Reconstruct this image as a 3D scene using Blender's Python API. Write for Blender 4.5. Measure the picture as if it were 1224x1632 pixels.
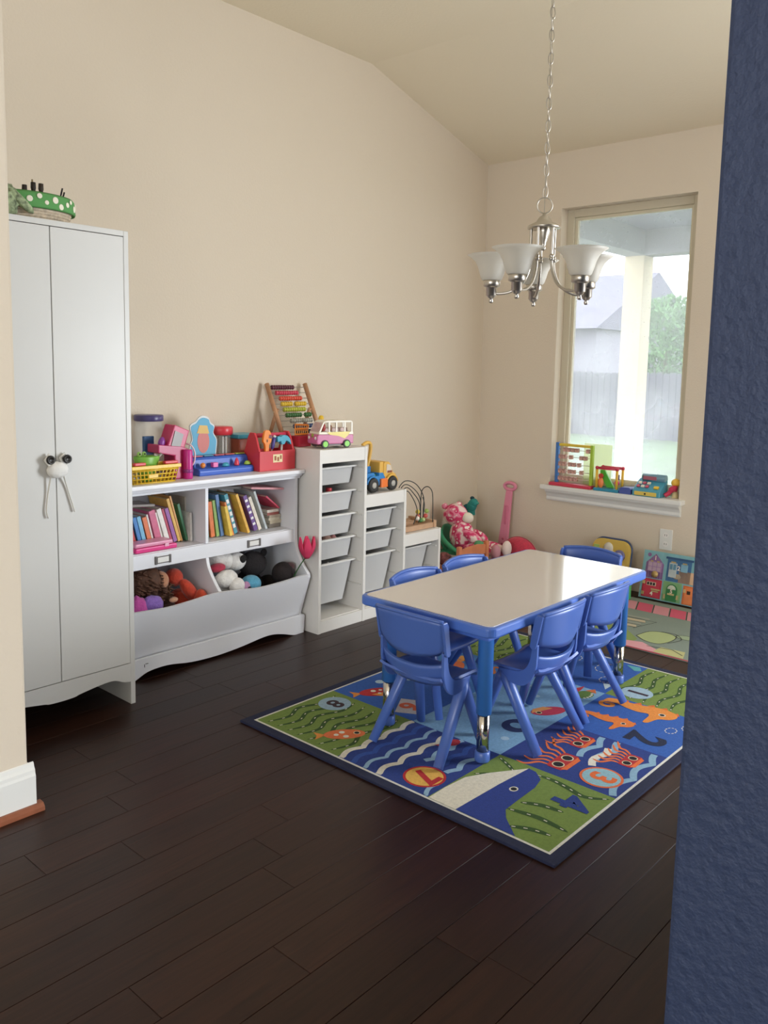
import bpy, bmesh, math, random
from mathutils import Matrix, Vector, Euler
R = math.radians
PI = math.pi
random.seed(7)
for o in list(bpy.data.objects):
    bpy.data.objects.remove(o)
scene = bpy.context.scene
COL = scene.collection

# ------------------------------------------------------------------ camera
IMG_W, IMG_H = 1224, 1632
CAM_POS = (-4.844, -3.4265, 1.3429)
YAW, PITCH, ROLL = R(48.352), R(6.911), R(1.167)
FPX, PPX, PPY = 1330.44, 614.26, 749.80
cd = bpy.data.cameras.new('camera')
cam = bpy.data.objects.new('camera', cd)
COL.objects.link(cam)
fw = Vector((math.sin(YAW) * math.cos(PITCH), math.cos(YAW) * math.cos(PITCH), -math.sin(PITCH)))
rt = Vector((math.cos(YAW), -math.sin(YAW), 0))
up = rt.cross(fw)
r2 = rt * math.cos(ROLL) + up * math.sin(ROLL)
u2 = -rt * math.sin(ROLL) + up * math.cos(ROLL)
m = Matrix((r2, u2, -fw)).transposed().to_4x4()
m.translation = CAM_POS
cam.matrix_world = m
cd.sensor_fit = 'VERTICAL'
cd.sensor_height = 24.0
cd.lens = FPX / IMG_H * 24.0
cd.shift_x = -(PPX - IMG_W / 2) / IMG_H
cd.shift_y = (PPY - IMG_H / 2) / IMG_H
cd.clip_start = 0.02
scene.camera = cam

# ------------------------------------------------------------------ light
w = bpy.data.worlds.new('sky')
scene.world = w
w.use_nodes = True
bg = w.node_tree.nodes['Background']
bg.inputs[0].default_value = (0.86, 0.93, 1.0, 1)
bg.inputs[1].default_value = 4.0

def area(name, loc, rot, sx, sy, power, col):
    ld = bpy.data.lights.new(name, 'AREA')
    ld.shape = 'RECTANGLE'
    ld.size, ld.size_y = sx, sy
    ld.energy = power
    ld.color = col
    o = bpy.data.objects.new(name, ld)
    o.location = loc
    o.rotation_euler = rot
    COL.objects.link(o)
    return o
# daylight entering through the living-area patio door in the window wall (hidden by the blue wall)
area('patio_door_daylight', (-0.03, -5.0, 1.35), (0, R(90), 0), 2.1, 2.6, 275, (0.90, 0.95, 1.0))
# added fill daylight, set at assumed windows behind the camera
area('rear_fill_daylight', (-8.9, -4.2, 1.5), (0, R(-90), 0), 1.6, 3.0, 84, (0.95, 0.97, 1.0))
area('front_fill_daylight', (-5.2, -7.9, 1.5), (R(90), 0, 0), 4.0, 1.7, 38, (0.97, 0.97, 1.0))

scene.view_settings.view_transform = 'Standard'
scene.view_settings.look = 'None'
scene.view_settings.gamma = 1.0
scene.view_settings.use_curve_mapping = False
scene.view_settings.exposure = 0.25

# ------------------------------------------------------------------ materials
def lin(c):
    if isinstance(c, str):
        c = c.lstrip('#')
        c = [int(c[i:i + 2], 16) / 255 for i in (0, 2, 4)]
        c = [(x / 12.92 if x <= 0.04045 else ((x + 0.055) / 1.055) ** 2.4) for x in c]
    return (c[0], c[1], c[2], 1)
MATS = {}
def mat(color, rough=0.5, metal=0.0, bump=0.0, bscale=60, var=0.0, vscale=8, key=None, spec=0.5,
        alpha=1.0, translucent=0.0, fuzz=0.0, rnd=0.0):
    k = key or (str(color), rough, metal, bump, bscale, var, vscale, spec, alpha, translucent, fuzz, rnd)
    if k in MATS:
        return MATS[k]
    mt = bpy.data.materials.new('mat_%d' % len(MATS))
    mt.use_nodes = True
    nt = mt.node_tree
    N, L = nt.nodes, nt.links
    p = N['Principled BSDF']
    c = lin(color)
    p.inputs['Base Color'].default_value = c
    p.inputs['Roughness'].default_value = rough
    p.inputs['Metallic'].default_value = metal
    p.inputs['Specular IOR Level'].default_value = spec
    if fuzz:
        p.inputs['Sheen Weight'].default_value = fuzz
        p.inputs['Sheen Roughness'].default_value = 0.5
    tc = N.new('ShaderNodeTexCoord')
    if var:
        no = N.new('ShaderNodeTexNoise')
        no.inputs['Scale'].default_value = vscale
        no.inputs['Detail'].default_value = 4
        L.new(tc.outputs['Object'], no.inputs['Vector'])
        rp = N.new('ShaderNodeValToRGB')
        rp.color_ramp.elements[0].position = 0.3
        rp.color_ramp.elements[1].position = 0.7
        rp.color_ramp.elements[0].color = tuple(max(0, x * (1 - var)) for x in c[:3]) + (1,)
        rp.color_ramp.elements[1].color = tuple(min(1, x * (1 + var)) for x in c[:3]) + (1,)
        L.new(no.outputs['Fac'], rp.inputs[0])
        L.new(rp.outputs[0], p.inputs['Base Color'])
    if bump:
        nb = N.new('ShaderNodeTexNoise')
        nb.inputs['Scale'].default_value = bscale
        nb.inputs['Detail'].default_value = 3
        L.new(tc.outputs['Object'], nb.inputs['Vector'])
        b = N.new('ShaderNodeBump')
        b.inputs['Strength'].default_value = bump
        b.inputs['Distance'].default_value = 0.004
        L.new(nb.outputs['Fac'], b.inputs['Height'])
        L.new(b.outputs[0], p.inputs['Normal'])
    out = N['Material Output']
    if translucent:
        t = N.new('ShaderNodeBsdfTranslucent')
        t.inputs[0].default_value = c
        mx = N.new('ShaderNodeMixShader')
        mx.inputs[0].default_value = translucent
        L.new(p.outputs[0], mx.inputs[1])
        L.new(t.outputs[0], mx.inputs[2])
        L.new(mx.outputs[0], out.inputs[0])
        last = mx
    else:
        last = p
    if alpha < 1:
        t = N.new('ShaderNodeBsdfTransparent')
        mx = N.new('ShaderNodeMixShader')
        mx.inputs[0].default_value = alpha
        L.new(t.outputs[0], mx.inputs[1])
        L.new(last.outputs[0], mx.inputs[2])
        L.new(mx.outputs[0], out.inputs[0])
    MATS[k] = mt
    return mt

def wood_floor_mat():
    mt = bpy.data.materials.new('dark_floor_wood')
    mt.use_nodes = True
    N, L = mt.node_tree.nodes, mt.node_tree.links
    p = N['Principled BSDF']
    tc = N.new('ShaderNodeTexCoord')
    oi = N.new('ShaderNodeObjectInfo')
    mp = N.new('ShaderNodeMapping')
    mp.inputs['Scale'].default_value = (2.2, 34, 10)
    ad = N.new('ShaderNodeVectorMath')
    ad.operation = 'ADD'
    ml = N.new('ShaderNodeMath')
    ml.operation = 'MULTIPLY'
    ml.inputs[1].default_value = 40
    L.new(oi.outputs['Random'], ml.inputs[0])
    L.new(tc.outputs['Object'], mp.inputs['Vector'])
    L.new(mp.outputs[0], ad.inputs[0])
    L.new(ml.outputs[0], ad.inputs[1])
    no = N.new('ShaderNodeTexNoise')
    no.inputs['Scale'].default_value = 2.0
    no.inputs['Detail'].default_value = 6
    no.inputs['Distortion'].default_value = 0.6
    L.new(ad.outputs[0], no.inputs['Vector'])
    rp = N.new('ShaderNodeValToRGB')
    rp.color_ramp.elements[0].position = 0.25
    rp.color_ramp.elements[1].position = 0.8
    rp.color_ramp.elements[0].color = lin('#22120d')
    rp.color_ramp.elements[1].color = lin('#361e15')
    L.new(no.outputs['Fac'], rp.inputs[0])
    hs = N.new('ShaderNodeHueSaturation')
    mr = N.new('ShaderNodeMapRange')
    mr.inputs[3].default_value = 0.78
    mr.inputs[4].default_value = 1.22
    L.new(oi.outputs['Random'], mr.inputs[0])
    L.new(mr.outputs[0], hs.inputs['Value'])
    L.new(rp.outputs[0], hs.inputs['Color'])
    L.new(hs.outputs[0], p.inputs['Base Color'])
    p.inputs['Roughness'].default_value = 0.36
    p.inputs['Specular IOR Level'].default_value = 0.27
    b = N.new('ShaderNodeBump')
    b.inputs['Strength'].default_value = 0.12
    b.inputs['Distance'].default_value = 0.002
    L.new(no.outputs['Fac'], b.inputs['Height'])
    L.new(b.outputs[0], p.inputs['Normal'])
    return mt

def camo_mat():
    mt = bpy.data.materials.new('pink_camouflage_fleece')
    mt.use_nodes = True
    N, L = mt.node_tree.nodes, mt.node_tree.links
    p = N['Principled BSDF']
    tc = N.new('ShaderNodeTexCoord')
    no = N.new('ShaderNodeTexNoise')
    no.inputs['Scale'].default_value = 22
    no.inputs['Detail'].default_value = 1.5
    L.new(tc.outputs['Object'], no.inputs['Vector'])
    rp = N.new('ShaderNodeValToRGB')
    rp.color_ramp.interpolation = 'CONSTANT'
    e = rp.color_ramp.elements
    e[0].color = lin('#f3dbd6')
    e[1].color = lin('#e88aa4')
    e[0].position = 0
    e[1].position = 0.44
    x = e.new(0.52)
    x.color = lin('#d8416f')
    x = e.new(0.64)
    x.color = lin('#f5e3de')
    L.new(no.outputs['Fac'], rp.inputs[0])
    L.new(rp.outputs[0], p.inputs['Base Color'])
    p.inputs['Roughness'].default_value = 0.95
    return mt

def glass_mat():
    mt = bpy.data.materials.new('dusty_glare_glass')
    mt.use_nodes = True
    N, L = mt.node_tree.nodes, mt.node_tree.links
    out = N['Material Output']
    N.remove(N['Principled BSDF'])
    tr = N.new('ShaderNodeBsdfTransparent')
    tl = N.new('ShaderNodeBsdfTranslucent')
    tl.inputs[0].default_value = (1, 1, 1, 1)
    tc = N.new('ShaderNodeTexCoord')
    no = N.new('ShaderNodeTexNoise')
    no.inputs['Scale'].default_value = 3
    no.inputs['Detail'].default_value = 5
    L.new(tc.outputs['Object'], no.inputs['Vector'])
    vo = N.new('ShaderNodeTexVoronoi')
    vo.inputs['Scale'].default_value = 42
    L.new(tc.outputs['Object'], vo.inputs['Vector'])
    sp = N.new('ShaderNodeMapRange')
    sp.inputs[1].default_value = 0.16
    sp.inputs[2].default_value = 0.05
    sp.inputs[3].default_value = 0
    sp.inputs[4].default_value = 0.28
    L.new(vo.outputs['Distance'], sp.inputs[0])
    n2 = N.new('ShaderNodeTexNoise')
    n2.inputs['Scale'].default_value = 9
    L.new(tc.outputs['Object'], n2.inputs['Vector'])
    gt = N.new('ShaderNodeMath')
    gt.operation = 'GREATER_THAN'
    gt.inputs[1].default_value = 0.50
    L.new(n2.outputs['Fac'], gt.inputs[0])
    mu = N.new('ShaderNodeMath')
    mu.operation = 'MULTIPLY'
    L.new(gt.outputs[0], mu.inputs[0])
    L.new(sp.outputs[0], mu.inputs[1])
    mr = N.new('ShaderNodeMapRange')
    mr.inputs[1].default_value = 0.3
    mr.inputs[2].default_value = 0.75
    mr.inputs[3].default_value = 0.13
    mr.inputs[4].default_value = 0.28  # base veil heavier than the dust itself, imitating glare at the window
    L.new(no.outputs['Fac'], mr.inputs[0])
    ad = N.new('ShaderNodeMath')
    ad.operation = 'ADD'
    L.new(mr.outputs[0], ad.inputs[0])
    L.new(mu.outputs[0], ad.inputs[1])
    mx = N.new('ShaderNodeMixShader')
    L.new(ad.outputs[0], mx.inputs[0])
    L.new(tr.outputs[0], mx.inputs[1])
    L.new(tl.outputs[0], mx.inputs[2])
    gl = N.new('ShaderNodeBsdfGlossy')
    gl.inputs['Roughness'].default_value = 0.02
    m2 = N.new('ShaderNodeMixShader')
    m2.inputs[0].default_value = 0.04
    L.new(mx.outputs[0], m2.inputs[1])
    L.new(gl.outputs[0], m2.inputs[2])
    L.new(m2.outputs[0], out.inputs[0])
    return mt

WALL = mat('#dccfbc', 0.85, bump=0.25, bscale=90, spec=0.25)
CEIL = mat('#efe4cc', 0.9, bump=0.25, bscale=70, spec=0.2)
BLUEWALL = mat('#29344e', 0.6, bump=1.0, bscale=75, spec=0.35)
TRIM = mat('#e6e6e2', 0.4)
FLOORW = wood_floor_mat()
WHITE = mat('#d2d1cd', 0.38, var=0.02, vscale=3)
WHITE2 = mat('#ecedf2', 0.42)
BEECH = mat('#b98a62', 0.55, var=0.12, vscale=30)
CHAIRB = mat('#4c6ab4', 0.33)
TABLEB = mat('#4f74c8', 0.35)
LEGB = mat('#3a78c8', 0.35)
CHROME = mat('#c9c6c0', 0.14, 1.0)
NICKEL = mat('#c6c0b6', 0.33, 1.0)
LAM = mat('#d4cdc9', 0.14, spec=0.7)
_p = LAM.node_tree.nodes['Principled BSDF']
_p.inputs['Coat Weight'].default_value = 1.0
_p.inputs['Coat Roughness'].default_value = 0.07
BLACK = mat('#1b1a1a', 0.5)
CLEAR = mat('#dfe4e4', 0.08, alpha=0.22)
BINM = mat('#e6e6e6', 0.35, alpha=0.95, translucent=0.3)
def pl(c, r=0.32):
    return mat(c, r)
RED, YEL, GRN, BLU, ORG, PNK, PUR, TEAL = (pl('#d43a45'), pl('#eec53a'), pl('#74b53c'), pl('#3f66c4'), pl('#f08a2e'),
                                           pl('#d8327c'), pl('#4b3f8c'), pl('#3f9fb8'))
CREAM = pl('#ece2cc')
WHT = pl('#f0eeea')

# ------------------------------------------------------------------ mesh building
class MB:
    def __init__(self):
        self.v, self.f, self.mi, self.sm = [], [], [], []
        self.M = Matrix.Identity(4)
    def at(self, loc=(0, 0, 0), rot=(0, 0, 0), scale=(1, 1, 1)):
        self.M = Matrix.LocRotScale(Vector(loc), Euler(rot), Vector(scale))
        return self
    def add(self, vs, fs, m=0, smooth=False):
        n = len(self.v)
        self.v += [tuple(self.M @ Vector(p)) for p in vs]
        for f in fs:
            self.f.append(tuple(i + n for i in f))
            self.mi.append(m)
            self.sm.append(smooth)
        return self
    def box(self, x0, x1, y0, y1, z0, z1, m=0):
        vs = [(x0, y0, z0), (x1, y0, z0), (x1, y1, z0), (x0, y1, z0), (x0, y0, z1), (x1, y0, z1), (x1, y1, z1), (x0, y1, z1)]
        return self.add(vs, [(3, 2, 1, 0), (4, 5, 6, 7), (0, 1, 5, 4), (1, 2, 6, 5), (2, 3, 7, 6), (3, 0, 4, 7)], m)
    def bc(self, c, s, m=0):
        return self.box(c[0] - s[0] / 2, c[0] + s[0] / 2, c[1] - s[1] / 2, c[1] + s[1] / 2, c[2] - s[2] / 2, c[2] + s[2] / 2, m)
    def prism(self, poly, axis, a, b, m=0, smooth=False):
        """poly: 2-D outline in the two other axes (order x,y,z without the axis), extruded a..b"""
        n = len(poly)
        def P(p, t):
            if axis == 'x': return (t, p[0], p[1])
            if axis == 'y': return (p[0], t, p[1])
            return (p[0], p[1], t)
        vs = [P(p, a) for p in poly] + [P(p, b) for p in poly]
        self.add(vs, [tuple(range(n)), tuple(range(2 * n - 1, n - 1, -1))], m)
        k = len(self.v) - 2 * n
        for i in range(n):
            j = (i + 1) % n
            self.f.append((k + i, k + n + i, k + n + j, k + j))
            self.mi.append(m)
            self.sm.append(smooth)
        return self
    def flat(self, poly, z, m=0):
        return self.add([(p[0], p[1], z) for p in poly], [tuple(range(len(poly)))], m)
    def lathe(self, prof, n=24, m=0, c=(0, 0, 0), axis='z', sx=1, sy=1, smooth=True, cap=True):
        vs, fs = [], []
        for (r, h) in prof:
            for i in range(n):
                t = 2 * PI * i / n
                a, b = r * math.cos(t) * sx, r * math.sin(t) * sy
                p = (a, b, h) if axis == 'z' else ((h, a, b) if axis == 'x' else (b, h, a))
                vs.append((p[0] + c[0], p[1] + c[1], p[2] + c[2]))
        for k in range(len(prof) - 1):
            for i in range(n):
                j = (i + 1) % n
                fs.append((k * n + i, k * n + j, (k + 1) * n + j, (k + 1) * n + i))
        self.add(vs, fs, m, smooth)
        if cap:
            b = len(self.v) - len(vs)
            if prof[0][0] > 1e-5:
                self.f.append(tuple(b + i for i in range(n - 1, -1, -1))); self.mi.append(m); self.sm.append(False)
            if prof[-1][0] > 1e-5:
                k = b + (len(prof) - 1) * n
                self.f.append(tuple(k + i for i in range(n))); self.mi.append(m); self.sm.append(False)
        return self
    def cyl(self, c, r, h, m=0, axis='z', n=20):
        return self.lathe([(r, 0), (r, h)], n, m, c, axis)
    def ell(self, c, r, m=0, nu=20, nv=12, rot=None, lump=0, seed=0):
        if not isinstance(r, (tuple, list)): r = (r, r, r)
        Q = Euler(rot).to_matrix() if rot else Matrix.Identity(3)
        rg = random.Random(seed)
        ph = [(rg.uniform(2, 6), rg.uniform(0, 6), rg.uniform(2, 6), rg.uniform(0, 6)) for _ in range(3)]
        vs, fs = [], []
        for k in range(nv + 1):
            b = -PI / 2 + PI * k / nv
            for i in range(nu):
                a = 2 * PI * i / nu
                d = Vector((math.cos(b) * math.cos(a), math.cos(b) * math.sin(a), math.sin(b)))
                s = 1
                if lump:
                    s += lump * sum(math.sin(p[0] * 2 * d.x + p[1] + p[2] * d.z) * math.cos(p[2] * 1.7 * d.y + p[3]) for p in ph) / 3
                q = Q @ Vector((d.x * r[0] * s, d.y * r[1] * s, d.z * r[2] * s))
                vs.append((q.x + c[0], q.y + c[1], q.z + c[2]))
        for k in range(nv):
            for i in range(nu):
                j = (i + 1) % nu
                fs.append((k * nu + i, k * nu + j, (k + 1) * nu + j, (k + 1) * nu + i))
        return self.add(vs, fs, m, True)
    def tube(self, pts, r, n=10, m=0, closed=False, flat=None):
        pts = [Vector(p) for p in pts]
        N = len(pts)
        rs = r if isinstance(r, (list, tuple)) else [r] * N
        vs, fs = [], []
        prev = None
        for i, p in enumerate(pts):
            a = pts[(i - 1) % N] if (closed or i > 0) else p
            b = pts[(i + 1) % N] if (closed or i < N - 1) else p
            t = (b - a).normalized()
            if prev is None:
                h = Vector((0, 0, 1)) if abs(t.z) < 0.9 else Vector((1, 0, 0))
                s = t.cross(h).normalized()
            else:
                s = (prev - t * prev.dot(t)).normalized()
            prev = s
            q = t.cross(s)
            for k in range(n):
                g = 2 * PI * k / n
                f2 = flat if flat else 1
                vs.append(tuple(p + (s * math.cos(g) + q * math.sin(g) * f2) * rs[i]))
        for i in range(N if closed else N - 1):
            i2 = (i + 1) % N
            for k in range(n):
                k2 = (k + 1) % n
                fs.append((i * n + k, i * n + k2, i2 * n + k2, i2 * n + k))
        self.add(vs, fs, m, True)
        if not closed:
            b = len(self.v) - len(vs)
            self.f.append(tuple(b + k for k in range(n - 1, -1, -1))); self.mi.append(m); self.sm.append(False)
            self.f.append(tuple(b + (N - 1) * n + k for k in range(n))); self.mi.append(m); self.sm.append(False)
        return self
    def sheet(self, fn, nu, nv, th, m=0, smooth=True):
        """surface fn(u,v)->Vector with thickness th along the normal"""
        P = [[Vector(fn(i / nu, j / nv)) for j in range(nv + 1)] for i in range(nu + 1)]
        top, bot = [], []
        for i in range(nu + 1):
            for j in range(nv + 1):
                du = P[min(i + 1, nu)][j] - P[max(i - 1, 0)][j]
                dv = P[i][min(j + 1, nv)] - P[i][max(j - 1, 0)]
                n = du.cross(dv)
                n = n.normalized() if n.length > 1e-9 else Vector((0, 0, 1))
                top.append(P[i][j] + n * th / 2)
                bot.append(P[i][j] - n * th / 2)
        w_ = nv + 1
        T = (nu + 1) * w_
        fs = []
        for i in range(nu):
            for j in range(nv):
                a, b, c, d = i * w_ + j, (i + 1) * w_ + j, (i + 1) * w_ + j + 1, i * w_ + j + 1
                fs += [(a, b, c, d), (T + d, T + c, T + b, T + a)]
        self.add([tuple(x) for x in top + bot], fs, m, smooth)
        e = []
        for i in range(nu):
            e += [(i * w_, T + i * w_, T + (i + 1) * w_, (i + 1) * w_), (i * w_ + nv, (i + 1) * w_ + nv, T + (i + 1) * w_ + nv, T + i * w_ + nv)]
        for j in range(nv):
            e += [(j, j + 1, T + j + 1, T + j), (nu * w_ + j, T + nu * w_ + j, T + nu * w_ + j + 1, nu * w_ + j + 1)]
        b = len(self.v) - 2 * T
        for f in e:
            self.f.append(tuple(x + b for x in f)); self.mi.append(m); self.sm.append(False)
        return self

def tag(o, label=None, cat=None, group=None, kind=None):
    if label: o['label'] = label
    if cat: o['category'] = cat
    if group: o['group'] = group
    if kind: o['kind'] = kind
    return o
def thing(name, loc, label, cat, group=None, rotz=0):
    o = bpy.data.objects.new(name, None)
    o.empty_display_size = 0.05
    o.location = loc
    o.rotation_euler = (0, 0, rotz)
    COL.objects.link(o)
    return tag(o, label, cat, group)
def root_loc(o):
    l = Vector((0, 0, 0))
    while o:
        l += o.location
        o = o.parent
    return l
def mesh(name, mb, mats, bevel=0, seg=2):
    me = bpy.data.meshes.new(name)
    me.from_pydata(mb.v, [], mb.f)
    mats = mats if isinstance(mats, (list, tuple)) else [mats]
    for x in mats: me.materials.append(x)
    me.polygons.foreach_set('material_index', mb.mi)
    me.polygons.foreach_set('use_smooth', mb.sm)
    bm = bmesh.new()
    bm.from_mesh(me)
    bmesh.ops.recalc_face_normals(bm, faces=bm.faces)
    if bevel:
        ed = [e for e in bm.edges if len(e.link_faces) == 2 and e.calc_face_angle(0) > 0.6]
        bmesh.ops.bevel(bm, geom=ed, offset=bevel, segments=seg, affect='EDGES', profile=0.6, clamp_overlap=True)
    bm.to_mesh(me)
    bm.free()
    me.update()
    return me
def part(name, mb, mats, parent=None, bevel=0, world=False, label=None, seg=2, loc=None):
    """world=True: vertices are in world coordinates (parent chain unrotated)"""
    o = bpy.data.objects.new(name, mesh(name, mb, mats, bevel, seg))
    COL.objects.link(o)
    if parent:
        o.parent = parent
        if world:
            o.location = -root_loc(parent)
    if loc is not None: o.location = loc
    if label: o['label'] = label
    return o
def solo(name, mb, mats, label, cat, group=None, bevel=0, base=None, seg=2):
    """a thing that is one mesh; vertices in world coordinates, origin moved to its base"""
    xs, ys, zs = zip(*mb.v)
    b = Vector(base) if base else Vector(((min(xs) + max(xs)) / 2, (min(ys) + max(ys)) / 2, min(zs)))
    mb.v = [tuple(Vector(p) - b) for p in mb.v]
    o = part(name, mb, mats, None, bevel, seg=seg)
    o.location = b
    return tag(o, label, cat, group)
def struct(name, mb, mats, bevel=0, parent=None):
    o = part(name, mb, mats, parent, bevel)
    o['kind'] = 'structure'
    return o
def dup(o, parent=None):
    c = o.copy()
    COL.objects.link(c)
    if parent: c.parent = parent
    for ch in [x for x in bpy.data.objects if x.parent == o]:
        dup(ch, c)
    return c
def text_mesh(s, size, depth=0.0004):
    cu = bpy.data.curves.new('txt', 'FONT')
    cu.body = s
    cu.size = size
    cu.align_x = 'CENTER'
    cu.align_y = 'CENTER'
    cu.extrude = depth
    cu.offset = size * 0.03
    ob = bpy.data.objects.new('txt', cu)
    COL.objects.link(ob)
    dg = bpy.context.evaluated_depsgraph_get()
    me = bpy.data.meshes.new_from_object(ob.evaluated_get(dg))
    bpy.data.objects.remove(ob)
    return me
def numeral(s, size, M, material, parent, name='numeral', depth=0.0004):
    me = text_mesh(s, size, depth)
    me.transform(M)
    me.materials.clear()
    me.materials.append(material)
    o = bpy.data.objects.new(name, me)
    COL.objects.link(o)
    if parent:
        o.parent = parent
        o.location = -root_loc(parent)
    return o
def spline(pts, n=8):
    """Catmull-Rom through pts (2-D or 3-D tuples)"""
    P = [Vector(p) for p in pts]
    out = []
    for i in range(len(P) - 1):
        p0, p1, p2, p3 = P[max(i - 1, 0)], P[i], P[i + 1], P[min(i + 2, len(P) - 1)]
        for k in range(n):
            t = k / n
            out.append(0.5 * ((2 * p1) + (p2 - p0) * t + (2 * p0 - 5 * p1 + 4 * p2 - p3) * t * t + (3 * p1 - p0 - 3 * p2 + p3) * t ** 3))
    out.append(P[-1])
    return [tuple(x) for x in out]
def circ(cx, cy, r, n=28, ry=None):
    ry = ry or r
    return [(cx + r * math.cos(2 * PI * i / n), cy + ry * math.sin(2 * PI * i / n)) for i in range(n)]

# ================================================================== STRUCTURE
H1, H2, XF = 2.736, 3.074, -1.174
XL, YB = -9.0, -8.0
ST_X, ST_Y = -3.769, -1.06
fl = struct('floor', MB().box(XL, 0.0, YB, 0.0, -0.10, -0.012), FLOORW)
# individual floor boards over the part of the floor that can be seen
PW = 0.1285
pins = {0: -3.658, -1: None}
def row_k(y): return round((-2.05 - y) / PW)
ends = {row_k(-1.394): -3.67, row_k(-1.27): -3.887, row_k(-2.05): -3.658, row_k(-1.92): -3.957, row_k(-1.03): -3.46, row_k(-2.44): -2.555}
rg = random.Random(3)
for k in range(-15, 17):
    y1 = -2.05 - k * PW
    y0 = y1 - PW
    y1 = min(y1, 0.0)
    if y1 - y0 < 0.01: continue
    x = ends.get(k, rg.uniform(-4.6, -3.4))
    cuts = [x]
    while cuts[0] > -6.3: cuts.insert(0, cuts[0] - rg.uniform(0.75, 1.35))
    while cuts[-1] < -0.9: cuts.append(cuts[-1] + rg.uniform(0.75, 1.35))
    cuts[0] = -6.6
    cuts[-1] = 0.0
    for a, b in zip(cuts, cuts[1:]):
        g = 0.0007
        mb = MB().box(a + g, b - g, y0 + g, y1 - g, -0.012, 0.0)
        cx, cy = (a + b) / 2, (y0 + y1) / 2
        mb.v = [(p[0] - cx, p[1] - cy, p[2]) for p in mb.v]
        o = part('floor_plank', mb, FLOORW, fl, bevel=0.0006, seg=1)
        o.location = (cx, cy, 0)
struct('wall_back', MB().box(ST_X, 0.15, 0.0, 0.15, -0.1, H2 + 0.1), WALL)
# window wall with the window opening and the patio door opening
WY0, WY1, WZ0, WZ1 = -1.463, -0.585, 0.607, 2.386
DY0, DY1, DZ1 = -6.35, -3.65, 2.45
mb = MB()
X0, X1 = 0.0, 0.16
HT = H2 + 0.1
for (a, b, c, d) in [(WY1, 0.0, -0.1, HT), (WY0, WY1, -0.1, WZ0 - 0.03), (WY0, WY1, WZ1, HT), (DY1, WY0, -0.1, HT), (DY0, DY1, DZ1, HT), (YB, DY0, -0.1, HT)]:
    mb.box(X0, X1, a, b, c, d)
struct('wall_right', mb, WALL)
# ceiling: flat part and the part that slopes down to the window wall
mb = MB()
mb.prism([(XL, H2), (XF, H2), (0.0, H1), (0.0, H1 + 0.4), (XL, H1 + 0.4)], 'y', YB, 0.0)
struct('ceiling', mb, CEIL)
# wall block on the near left, its base moulding and shoe moulding
struct('wall_left', MB().box(XL, ST_X, ST_Y, 0.15, -0.1, H2 + 0.05), WALL, bevel=0.008)
prof = [(0, 0.02), (0.016, 0.02), (0.016, 0.11), (0.013, 0.118), (0.012, 0.128), (0.007, 0.136), (0.004, 0.147), (0, 0.15)]
mb = MB()
mb.prism([(ST_Y - a, z) for a, z in prof], 'x', XL, ST_X + 0.016)
mb.prism([(ST_X + a, z) for a, z in prof], 'y', ST_Y - 0.0, -0.6)
struct('baseboard_left', mb, TRIM)
mb = MB()
mb.prism([(ST_Y - a, z) for a, z in [(0, 0), (0.034, 0), (0.032, 0.012), (0.024, 0.022), (0, 0.024)]], 'x', XL, ST_X + 0.034)
struct('trim_1', mb, mat('#8a5137', 0.4, var=0.12, vscale=30), 0.002)
# blue wall end on the near right
BX, BY = -3.86, -3.05
nb = MB()
def bluef(u, v):
    return (BX, BY, 0)
struct('wall_front', MB().box(BX, -1.8, BY - 0.16, BY, -0.1, H2 + 0.05), BLUEWALL, bevel=0.006)  # unseen run past the visible end lengthened to shade the near left wall
# rest of the house behind the camera, with window openings for the daylight
mb = MB()
for (a, b, c, d) in [(YB, -5.8, -0.1, HT), (-2.6, 0.0, -0.1, HT), (-5.8, -2.6, -0.1, 0.7), (-5.8, -2.6, 2.3, HT)]:
    mb.box(XL - 0.15, XL, a, b, c, d)
struct('wall_rear_left', mb, WALL)
mb = MB()
for (a, b, c, d) in [(XL, -7.3, -0.1, HT), (-3.1, 0.15, -0.1, HT), (-7.3, -3.1, -0.1, 0.6), (-7.3, -3.1, 2.4, HT)]:
    mb.box(a, b, YB - 0.15, YB, c, d)
struct('wall_rear', mb, WALL)

# ---- window
win = tag(bpy.data.objects.new('window_1', None), kind='structure')
win.location = (0.1, (WY0 + WY1) / 2, WZ0)
COL.objects.link(win)
FR = mat('#c9bfa8', 0.5)
mb = MB()
fx0, fx1, fw_ = 0.075, 0.14, 0.05
mb.box(fx0, fx1, WY0, WY0 + fw_, WZ0, WZ1).box(fx0, fx1, WY1 - fw_, WY1, WZ0, WZ1)
mb.box(fx0, fx1, WY0 + fw_, WY1 - fw_, WZ0, WZ0 + fw_).box(fx0, fx1, WY0 + fw_, WY1 - fw_, WZ1 - fw_, WZ1)
part('window_frame', mb, FR, win, 0.003, True)
mb = MB()
s = 0.018
a, b, c, d = WY0 + fw_, WY1 - fw_, WZ0 + fw_, WZ1 - fw_
mb.box(0.095, 0.125, a, a + s, c, d).box(0.095, 0.125, b - s, b, c, d).box(0.095, 0.125, a + s, b - s, c, c + s).box(0.095, 0.125, a + s, b - s, d - s, d)
part('glazing_bead', mb, mat('#d8cfb6', 0.5), win, 0.002, True)
part('pane', MB().box(0.108, 0.112, a + s, b - s, c + s, d - s), glass_mat(), win, 0, True, label='dusty streaked window glass with a painted glare veil')
mb = MB()
mb.box(-0.06, 0.075, WY0 - 0.038, WY1 + 0.042, WZ0 - 0.03, WZ0)
part('window_stool', mb, TRIM, win, 0.006, True)
mb = MB()
pr = [(0, 0.505), (-0.018, 0.505), (-0.022, 0.515), (-0.020, 0.53), (-0.030, 0.55), (-0.045, 0.565), (-0.048, 0.577), (0, 0.577)]
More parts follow.
